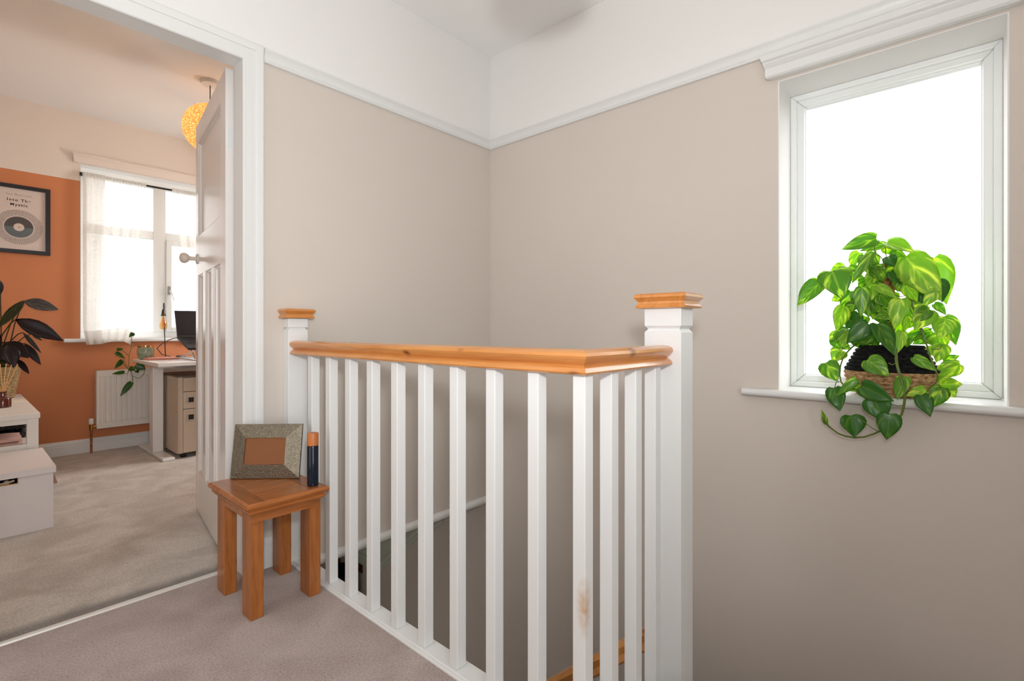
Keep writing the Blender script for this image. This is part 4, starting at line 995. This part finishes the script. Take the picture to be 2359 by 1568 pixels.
# ---- curtains
sheer = sheer_mat('white_linen_sheer', srgb(240, 237, 232), 0.80)
cr = thing('curtain_rod', 'thin black curtain rod across the bedroom window', 'curtain rod', (1.13, 4.885, 2.10))
MB().tube([(0.634, 4.893, 2.100), (1.636, 4.893, 2.100)], 0.008, 10).build('rod', M['black'], cr, smooth=50)
for x in (0.637, 1.633): MB().lathe([(0.013, -0.012), (0.013, 0.012)], (x, 4.893, 2.100), 12).build('end_cap', M['black'], cr, smooth=40)
def curtain(name, label, left, right, zt, zb, nf, amp, seed, gather=0.0):
    r_ = random.Random(seed); nu, nv = 90, 26; vs_ = []
    ph = [r_.uniform(0, 6.28) for _ in range(4)]
    for j in range(nv):
        v = j/(nv-1); z = zt+(zb-zt)*v
        xl, xr = left(v), right(v)
        for i in range(nu):
            u = i/(nu-1)
            k_ = min(1, v*6)
            y = 4.846-0.006*v + amp*(0.35+0.65*k_)*(math.sin(u*nf*6.28+ph[0]+0.7*v)+0.4*math.sin(u*nf*2.3*6.28+ph[1]))*(0.6+0.4*v)
            if v < 0.05: y = 4.880+0.003*math.sin(u*nf*4*6.28)-0.03*(v/0.05)
            zz = z + (0.012*math.sin(u*7+ph[2])*v*v) + (0.03*math.sin(u*3.1)*v if v > 0.9 else 0)
            vs_.append((xl+(xr-xl)*u, y, zz))
    fs = [(j*nu+i, j*nu+i+1, (j+1)*nu+i+1, (j+1)*nu+i) for j in range(nv-1) for i in range(nu-1)]
    t_ = thing(name, label, 'curtain', (0.9, 4.86, zb))
    mb = MB(); mb.add(vs_, fs); o = mb.build('cloth', sheer, t_, smooth=180)
    if gather:
        gv = [(lx(j/(nv-1))+0.004+gather*(1-0.25*(j/(nv-1)))*i/29, 4.8575-0.0012*math.sin(i*1.1+j*0.05)+0.022*max(0, 1-j/1.5), vs_[j*nu][2]+0.004) for j in range(nv) for i in range(30)]
        gm2 = MB(); gm2.add(gv, [(j*30+i, j*30+i+1, (j+1)*30+i+1, (j+1)*30+i) for j in range(nv-1) for i in range(29)]); gm2.build('back_fold', sheer, t_, smooth=180)
    hm = MB(); hv = [vs_[(nv-3)*nu+i] for i in range(nu)] + [vs_[(nv-2)*nu+i] for i in range(nu)] + [vs_[(nv-1)*nu+i] for i in range(nu)]
    hv = [(x, y-0.002, z) for x, y, z in hv]
    hm.add(hv, [(j*nu+i, j*nu+i+1, (j+1)*nu+i+1, (j+1)*nu+i) for j in range(2) for i in range(nu-1)]); hm.build('hem', sheer, t_, smooth=180)
    return t_
def lx(v): return 0.637 if v < 0.9 else 0.637+0.2*(v-0.9)
def rx(v):
    pts = [(0, 1.035), (0.05, 1.02), (0.35, 0.985), (0.65, 0.965), (0.9, 0.955), (1.0, 0.925)]
    for (a_, xa), (b_, xb) in zip(pts, pts[1:]):
        if a_ <= v <= b_: return xa+(xb-xa)*(v-a_)/(b_-a_)
    return 0.9
curtain('curtain', 'white sheer curtain hanging at the left of the bedroom window', lx, rx, 2.115, 0.812, 5, 0.010, 4, 0.13)
curtain('curtain', 'white sheer curtain drawn to the right of the bedroom window', lambda v: 1.205+0.12*v, lambda v: 1.63, 2.115, 0.82, 5, 0.010, 9)

# ---- radiator
ra = thing('radiator', 'white panel radiator below the bedroom window', 'radiator', (1.1, 4.85, 0.18))
rm = mat('white_radiator_enamel', srgb(236, 230, 222), 0.35)
RX0, RX1, RZ0, RZ1 = 0.712, 1.60, 0.185, 0.622
n_ = 26; pts = []
for i in range(n_):
    x = RX0+0.018+(RX1-RX0-0.036)*i/n_; w_ = (RX1-RX0-0.036)/n_
    pts += [(x, 4.822), (x+w_*0.10, 4.812), (x+w_*0.70, 4.812), (x+w_*0.80, 4.822)]
pts = [(RX0, 4.822)] + pts + [(RX1, 4.822), (RX1, 4.838), (RX0, 4.838)]
MB().prism(pts, 'Z', RZ0+0.045, RZ1-0.045).build('panel', rm, ra)
MB().box(RX0, RX1, 4.821, 4.838, RZ1-0.045, RZ1-0.005).build('top_band', rm, ra, bevel=0.003)
MB().box(RX0, RX1, 4.821, 4.838, RZ0, RZ0+0.045).build('bottom_band', rm, ra, bevel=0.003)
MB().box(RX0+0.004, RX1-0.004, 4.822, 4.885, RZ1-0.006, RZ1).build('grille', rm, ra, bevel=0.002)
for x in (RX0, RX1-0.006): MB().box(x, x+0.006, 4.838, 4.885, RZ0+0.02, RZ1-0.006).build('end_plate', rm, ra)
for x in (0.85, 1.45): MB().box(x, x+0.03, 4.838, YO-0.0005, 0.30, 0.52).build('bracket', rm, ra)
vv = MB(); vv.tube([(RX0, 4.832, 0.205), (0.685, 4.832, 0.205)], 0.010, 10); vv.tube([(0.683, 4.832, 0.180), (0.683, 4.832, 0.225)], 0.012, 10)
vv.build('valve', M['brass'], ra, smooth=50)
MB().lathe([(0.013, 0.225), (0.016, 0.23), (0.016, 0.262), (0.012, 0.268)], (0.683, 4.832, 0.0), 14).build('valve_cap', rm, ra, smooth=40)
MB().tube([(0.683, 4.832, 0.180), (0.683, 4.832, 0.008)], 0.0075, 10).build('pipe', mat('rusty_pipe', srgb(150, 92, 52), 0.5, 0.3, var=(40, 0.5)), ra, smooth=50)

# ---- desk
dw = mat('white_desk_laminate', srgb(236, 232, 228), 0.28)
ds = thing('desk', 'white standing desk with a metal leg in front of the radiator', 'desk', (1.5, 4.4, 0))
DZT = 0.703
mb = MB(); mb.box(0.925, 2.3, 4.06, 4.79, DZT-0.025, DZT); mb.build('desk_top', dw, ds, bevel=0.002)
MB().box(0.955, 1.06, 4.20, 4.74, DZT-0.043, DZT-0.025).build('bracket', dw, ds, bevel=0.002); MB().box(2.16, 2.265, 4.20, 4.74, DZT-0.043, DZT-0.025).build('bracket', dw, ds, bevel=0.002)
MB().box(1.06, 2.16, 4.34, 4.40, DZT-0.060, DZT-0.025).build('crossbar', dw, ds, bevel=0.002)
for x in (0.970, 2.185):
    MB().box(x, x+0.066, 4.40, 4.50, 0.03, DZT-0.043).build('leg', dw, ds, bevel=0.004)
    MB().box(x-0.004, x+0.072, 4.125, 4.80, 0.0075, 0.030).build('foot', dw, ds, bevel=0.006)

# ---- filing pedestal
gm = mat('grey_beige_steel', srgb(190, 172, 152), 0.45)
fc = thing('filing_cabinet', 'grey beige metal drawer cabinet under the desk', 'cabinet', (1.26, 4.35, 0.007))
FX0, FX1, FY0, FY1 = 1.058, 1.475, 4.14, 4.62
mb = MB(); mb.prism([(FX0, FY0+0.02), (FX0+0.006, FY0+0.006), (FX0+0.02, FY0), (FX0+0.034, FY0), (FX0+0.034, FY0+0.02), (FX1-0.034, FY0+0.02), (FX1-0.034, FY0), (FX1-0.02, FY0), (FX1-0.006, FY0+0.006), (FX1, FY0+0.02), (FX1, FY1), (FX0, FY1)], 'Z', 0.045, 0.590)
mb.build('body', gm, fc, smooth=30)
tp = MB().box(FX0-0.002, FX1+0.002, FY0-0.002, FY1, 0.590, 0.600).build('top_plate', mat('shadowed_top_steel', srgb(96, 88, 80), 0.5), fc, bevel=0.002)  # top coloured dark to stand in for the desk crossbeam's shadow
for z0, z1, hnd in ((0.487, 0.586, None), (0.362, 0.483, 0.425), (0.047, 0.358, 0.300)):
    dr = MB().box(FX0+0.036, FX1-0.036, FY0-0.0005, FY0+0.0195, z0, z1).build('drawer', gm, fc, bevel=0.0015)
    if hnd:
        x = FX0+0.085
        pu = MB()
        for a_, b_, c_, e_ in ((x-0.022, x+0.022, hnd+0.018, hnd+0.023), (x-0.022, x+0.022, hnd-0.023, hnd-0.018), (x-0.022, x-0.017, hnd-0.018, hnd+0.018), (x+0.017, x+0.022, hnd-0.018, hnd+0.018)):
            pu.box(a_, b_, FY0-0.004, FY0-0.0006, c_, e_)
        pu.build('handle_rim', gm, dr)
        MB().box(x-0.017, x+0.017, FY0-0.0015, FY0-0.0006, hnd-0.018, hnd+0.018).build('handle_recess', M['black'], dr)
        MB().box(x+0.055, x+0.062, FY0-0.002, FY0-0.0006, hnd-0.012, hnd+0.012).build('label_holder', gm, dr)
for x in (FX0+0.03, FX1-0.07):
    for y in (FY0+0.03, FY1-0.07):
        cw = MB(); cw.box(x, x+0.04, y, y+0.04, 0.030, 0.045); cw.tube([(x+0.004, y+0.02, 0.0225), (x+0.036, y+0.02, 0.0225)], 0.015, 12); cw.build('castor', M['black'], fc)

# ---- things on the desk
gp = thing('trailing_plant', 'small trailing plant in a green glazed pot with a gold rim on the desk', 'potted plant', (0.990, 4.70, DZT))
cg = (0.990, 4.70, DZT)
glz = mat('green_speckled_glaze', srgb(150, 164, 142), 0.2, var=(60, 0.25))
MB().lathe([(0.036, 0.0005), (0.040, 0.004), (0.050, 0.020), (0.056, 0.045), (0.055, 0.070), (0.050, 0.094), (0.046, 0.094), (0.050, 0.06), (0.040, 0.02)], cg, 32).build('pot', glz, gp, smooth=50)
MB().lathe([(0.0505, 0.0942), (0.0510, 0.097), (0.0505, 0.106), (0.047, 0.106), (0.0465, 0.0942)], cg, 32).build('gold_rim', mat('gold_glaze', srgb(206, 150, 82), 0.18, 1.0), gp, smooth=50)
MB().lathe([(0.049, 0.070), (0.046, 0.082), (0.0, 0.084)], cg, 20).build('soil', bpy.data.materials['dark_soil'], gp)
im = leaf_mat('ivy_leaf', srgb(46, 96, 30), srgb(104, 150, 44), (1.4, 1.5, 0.8), 0.3)
for v in IVYV: MB().tube([Vector(p) for p in v], 0.0022, 6).build('stem', stem_m, gp, smooth=60)
MB().tube([(0.930, 4.72, 0.811), (0.955, 4.71, 0.818), (0.985, 4.70, 0.79)], 0.0022, 6).build('stem', stem_m, gp, smooth=60)
rnd = random.Random(2)
for (bx, by, bz, tx, ty, tz, w_) in IVY:
    add_leaf(gp, ((bx, by, bz), (tx, ty, tz), w_), im, (rnd.uniform(-.5, .3), -1, rnd.uniform(-0.2, .6)), fold=0.25, curl=0.1)

lp = thing('filament_lamp', 'slim black desk lamp with a bare filament bulb', 'lamp', (1.118, 4.73, DZT))
cl = (1.118, 4.73, DZT)
MB().lathe([(0.040, 0.0005), (0.045, 0.003), (0.045, 0.009), (0.040, 0.011), (0.008, 0.012)], cl, 28).build('base', M['black'], lp, smooth=40)
MB().tube([(cl[0]+0.010, cl[1], DZT+0.01), (cl[0]+0.006, cl[1]+0.02, DZT+0.25), (cl[0]+0.006, cl[1]+0.02, DZT+0.42), (cl[0]+0.002, cl[1]+0.012, DZT+0.445), (cl[0]-0.004, cl[1], DZT+0.44), (cl[0]-0.004, cl[1], DZT+0.40)], 0.0035, 8).build('stem', M['black'], lp, smooth=60)
hd = MB().lathe([(0.006, 0.398), (0.010, 0.392), (0.015, 0.372), (0.017, 0.352), (0.019, 0.350), (0.019, 0.343), (0.016, 0.340)], (cl[0]-0.004, cl[1], DZT), 18).build('socket', mat('dark_bronze', srgb(84, 76, 66), 0.35, 0.8), lp, smooth=40)
bl = MB().lathe([(0.012, 0.340), (0.014, 0.325), (0.022, 0.295), (0.028, 0.268), (0.027, 0.250), (0.018, 0.234), (0.003, 0.230)], (cl[0]-0.004, cl[1], DZT), 20).build('bulb', glass_mat('amber_bulb_glass', (1.0, 0.80, 0.50, 1), 0.1), lp, smooth=60)
fl = MB()
for k in range(5):
    a_ = 6.28*k/5; fl.tube([(cl[0]-0.004+0.004*math.cos(a_), cl[1]+0.004*math.sin(a_), DZT+0.33), (cl[0]-0.004+0.012*math.cos(a_), cl[1]+0.012*math.sin(a_), DZT+0.25)], 0.0012, 5)
fl.build('filament', mat('filament_amber', srgb(220, 150, 70), 0.4), bl)
MB().box(0.965, 1.165, 4.50, 4.655, DZT+0.0005, DZT+0.016).build('notebook', mat('pink_cover', srgb(224, 150, 130), 0.5), bevel=0.002)
tag(bpy.data.objects['notebook'], 'flat pink notebook lying on the white desk', 'notebook')
pu = thing('charging_puck', 'small round black charger on the desk beside the lamp', 'charger', (1.215, 4.66, DZT))
MB().lathe([(0.030, 0.0005), (0.033, 0.003), (0.033, 0.020), (0.030, 0.023), (0.0, 0.0235)], (1.215, 4.66, DZT), 24).build('body', M['black'], pu, smooth=40)
MB().lathe([(0.0335, 0.008), (0.0335, 0.010)], (1.215, 4.66, DZT), 24).build('ring', M['steel'], pu, smooth=40)
# laptop on a raised stand
lt = thing('laptop', 'open black laptop raised on a folding stand on the desk', 'laptop', (1.30, 4.44, 0.80))
lk = mat('black_laptop_shell', srgb(34, 32, 34), 0.35)
sl = (0.878-0.792)/0.30
def deck(x0, x1, y0, y1, dz0, dz1):
    zz = lambda y: 0.880+(y-4.46)*sl
    mb = MB(); mb.add([(x0, y0, zz(y0)+dz0), (x1, y0, zz(y0)+dz0), (x1, y1, zz(y1)+dz0), (x0, y1, zz(y1)+dz0), (x0, y0, zz(y0)+dz1), (x1, y0, zz(y0)+dz1), (x1, y1, zz(y1)+dz1), (x0, y1, zz(y1)+dz1)], [(3, 2, 1, 0), (4, 5, 6, 7), (0, 1, 5, 4), (1, 2, 6, 5), (2, 3, 7, 6), (3, 0, 4, 7)]); return mb
LX0, LX1 = 1.137, 1.47
deck(LX0, LX1, 4.18, 4.46, -0.016, 0.0).build('base', lk, lt)
kb = None
for r_ in range(5):
    for c_ in range(13):
        x = LX0+0.018+c_*0.0232; y = 4.42-r_*0.024
        o = deck(x, x+0.019, y-0.019, y, 0.0002, 0.002).build('key', M['black'], lt)
deck(LX0+0.115, LX1-0.115, 4.20, 4.275, 0.0002, 0.001).build('touchpad', mat('dark_touchpad', srgb(52, 50, 52), 0.3), lt)
mb = MB(); mb.add([(LX0, 4.455, 0.882), (LX1, 4.455, 0.882), (LX1, 4.525, 1.082), (LX0, 4.525, 1.082), (LX0, 4.463, 0.880), (LX1, 4.463, 0.880), (LX1, 4.533, 1.080), (LX0, 4.533, 1.080)], [(0, 1, 2, 3), (7, 6, 5, 4), (0, 4, 5, 1), (1, 5, 6, 2), (2, 6, 7, 3), (3, 7, 4, 0)])
mb.build('lid', lk, lt)
mb = MB(); mb.add([(LX0+0.008, 4.4568, 0.892), (LX1-0.008, 4.4568, 0.892), (LX1-0.008, 4.5219, 1.076), (LX0+0.008, 4.5219, 1.076)], [(0, 1, 2, 3)])
mb.build('screen', mat('dark_screen', srgb(28, 26, 30), 0.25), lt)
st = thing('laptop_stand', 'silver folding stand under the black laptop', 'stand', (1.30, 4.40, DZT))
for x in (1.19, 1.41):
    mb = MB(); mb.tube([(x, 4.62, DZT+0.007), (x, 4.20, 0.778)], 0.006, 8); mb.tube([(x, 4.20, DZT+0.007), (x, 4.44, 0.848)], 0.006, 8); mb.tube([(x, 4.18, DZT+0.007), (x, 4.64, DZT+0.007)], 0.0065, 8)
    mb.build('arm', mat('silver_stand', srgb(216, 214, 210), 0.3, 0.7) if 'silver_stand' not in bpy.data.materials else bpy.data.materials['silver_stand'], st, smooth=50)
MB().tube([(1.19, 4.62, DZT+0.007), (1.41, 4.62, DZT+0.007)], 0.006, 8).build('crossbar', bpy.data.materials['silver_stand'], st, smooth=50)
tag(MB().tube([(1.137, 4.45, 0.872), (1.11, 4.47, 0.865), (1.06, 4.50, 0.835), (1.045, 4.62, 0.79), (1.085, 4.66, 0.74), (1.175, 4.664, 0.709), (1.181, 4.663, 0.709)], 0.003, 8).build('power_cable', M['cable'], smooth=60), 'thin dark cable curving from the laptop down to the desk', 'cable')

# ---- bedroom pendant lamp
pl = thing('pendant_lamp', 'glowing woven globe pendant hanging from the bedroom ceiling', 'lamp', (1.114, 3.64, ZCB))
cpn = (1.114, 3.64, ZCB)
MB().lathe([(0.058, -0.0002), (0.058, -0.012), (0.052, -0.022), (0.010, -0.026)], cpn, 28).build('ceiling_rose', M['gloss'], pl, smooth=40)
MB().tube([(1.114, 3.64, ZCB-0.024), (1.114, 3.64, 2.40)], 0.003, 8).build('cord', M['cable'], pl)
gm_ = bpy.data.materials.new('woven_paper_globe'); gm_.use_nodes = True
nt = gm_.node_tree; bs = nt.nodes['Principled BSDF']; bs.inputs['Roughness'].default_value = 0.8
tc = nt.nodes.new('ShaderNodeTexCoord'); vo = nt.nodes.new('ShaderNodeTexVoronoi'); vo.feature = 'DISTANCE_TO_EDGE'; vo.inputs['Scale'].default_value = 55
nt.links.new(tc.outputs['Object'], vo.inputs['Vector'])
rr = ramp(nt, [(0.0, srgb(222, 138, 58)), (0.28, srgb(255, 206, 124))]); nt.links.new(vo.outputs['Distance'], rr.inputs['Fac'])
nt.links.new(rr.outputs['Color'], bs.inputs['Base Color']); nt.links.new(rr.outputs['Color'], bs.inputs['Emission Color']); bs.inputs['Emission Strength'].default_value = 0.62
MB().sphere((1.114, 3.64, 2.245), 0.158, 28, 18).build('globe_shade', gm_, pl, smooth=60)
gl = add_light('pendant_glow', 'POINT', (1.114, 3.64, 2.245), 42.0, (1.0, 0.58, 0.24), shadow_soft_size=0.165)

# ================================================================ landing pendant 
lp2 = thing('landing_pendant', 'cream pendant lampshade hanging from the landing ceiling over the stairwell', 'lamp', (0.92, 0.70, ZC))
MB().lathe([(0.05, -0.0002), (0.05, -0.015), (0.01, -0.028)], (0.92, 0.70, ZC), 24).build('ceiling_rose', M['gloss'], lp2, smooth=40)
MB().tube([(0.92, 0.70, ZC-0.025), (0.92, 0.70, 1.91)], 0.003, 8).build('cord', M['gloss'], lp2)
MB().lathe([(0.115, 1.80), (0.09, 1.92), (0.088, 1.92), (0.113, 1.80)], (0.92, 0.70, 0), 32, caps=False).build('shade', mat('cream_lampshade', srgb(226, 214, 196), 0.8), lp2, smooth=40)
MB().lathe([(0.016, 1.84), (0.016, 1.89), (0.008, 1.90)], (0.92, 0.70, 0), 16).build('bulb_holder', M['gloss'], lp2, smooth=40)
MB().tube([(0.832, 0.70, 1.915), (1.008, 0.70, 1.915)], 0.002, 6).build('spider', M['steel'], lp2)

# ================================================================ lower hall
sw = thing('light_switch', 'square brass light switch on the stair wall in the hall below', 'switch', (XB-0.002, 3.415, -0.88))
MB().box(XB-0.009, XB-0.0035, 3.372, 3.458, -0.925, -0.838).build('plate', M['brass'], sw, bevel=0.002)
MB().box(XB-0.016, XB-0.0095, 3.408, 3.422, -0.895, -0.868).build('toggle', M['brass'], sw, bevel=0.002)
ck = thing('coat_hook', 'brass coat hook on the end wall of the hall below', 'hook', (1.93, 3.5, -0.78))
MB().box(1.90, 1.96, 3.494, 3.4995, -0.86, -0.72).build('back_plate', M['brass'], ck, bevel=0.002)
MB().tube([(1.93, 3.494, -0.76), (1.93, 3.46, -0.775), (1.93, 3.44, -0.76), (1.93, 3.435, -0.735)], 0.006, 8).build('hook', M['brass'], ck, smooth=50)
mb = MB(); rings = []
for z, hw, th in ((-0.80, 0.06, 0.02), (-0.83, 0.13, 0.045), (-0.90, 0.165, 0.06), (-1.1, 0.17, 0.07), (-1.4, 0.185, 0.075), (-1.85, 0.20, 0.08)):
    rings.append([(min(1.87+hw*math.cos(6.283*k/24), 2.06), min(3.40+th*math.sin(6.283*k/24)*(1+0.2*math.sin(k*2.3)), 3.488), z) for k in range(24)])
mb.rings(rings)
tag(mb.build('hanging_coat', M['coat'], smooth=60), 'black coat hanging in the hall below the stairs', 'coat')

# ================================================================ garden tree outside the bedroom window
tr = thing('garden_tree', 'green leafy tree outside the bedroom window', 'tree', (3.0, 13.0, -2.6))
MB().tube([(3.0, 13.0, -2.6), (3.02, 13.0, -1.2), (3.0, 12.95, 0.2)], [0.12, 0.10, 0.05], 10).build('trunk', mat('bark', srgb(104, 84, 64), 0.9, bump=(20, 0.6, 0.02)), tr, smooth=60)
rnd = random.Random(21); mb = MB()
for k in range(900):
    a_ = rnd.uniform(0, 6.283); ph_ = rnd.uniform(-1, 1); r_ = rnd.uniform(0.55, 1.0)**0.5
    c_ = Vector((3.0+1.0*r_*math.cos(a_)*math.sqrt(1-ph_*ph_), 13.0+0.9*r_*math.sin(a_)*math.sqrt(1-ph_*ph_), 0.15+0.75*r_*ph_))
    u = Vector((rnd.uniform(-1, 1), rnd.uniform(-1, 1), rnd.uniform(-1, 1))).normalized(); w_ = u.orthogonal().normalized(); s_ = rnd.uniform(0.06, 0.12)
    mb.add([c_-u*s_, c_+w_*s_*0.5, c_+u*s_, c_-w_*s_*0.5], [(0, 1, 2, 3)])
tag(mb.build('foliage', leaf_mat('garden_leaf', srgb(110, 150, 60), srgb(170, 196, 100), (1.3, 1.4, 0.9), 0.5), tr), 'dense green leaves', kind='stuff')

clean()
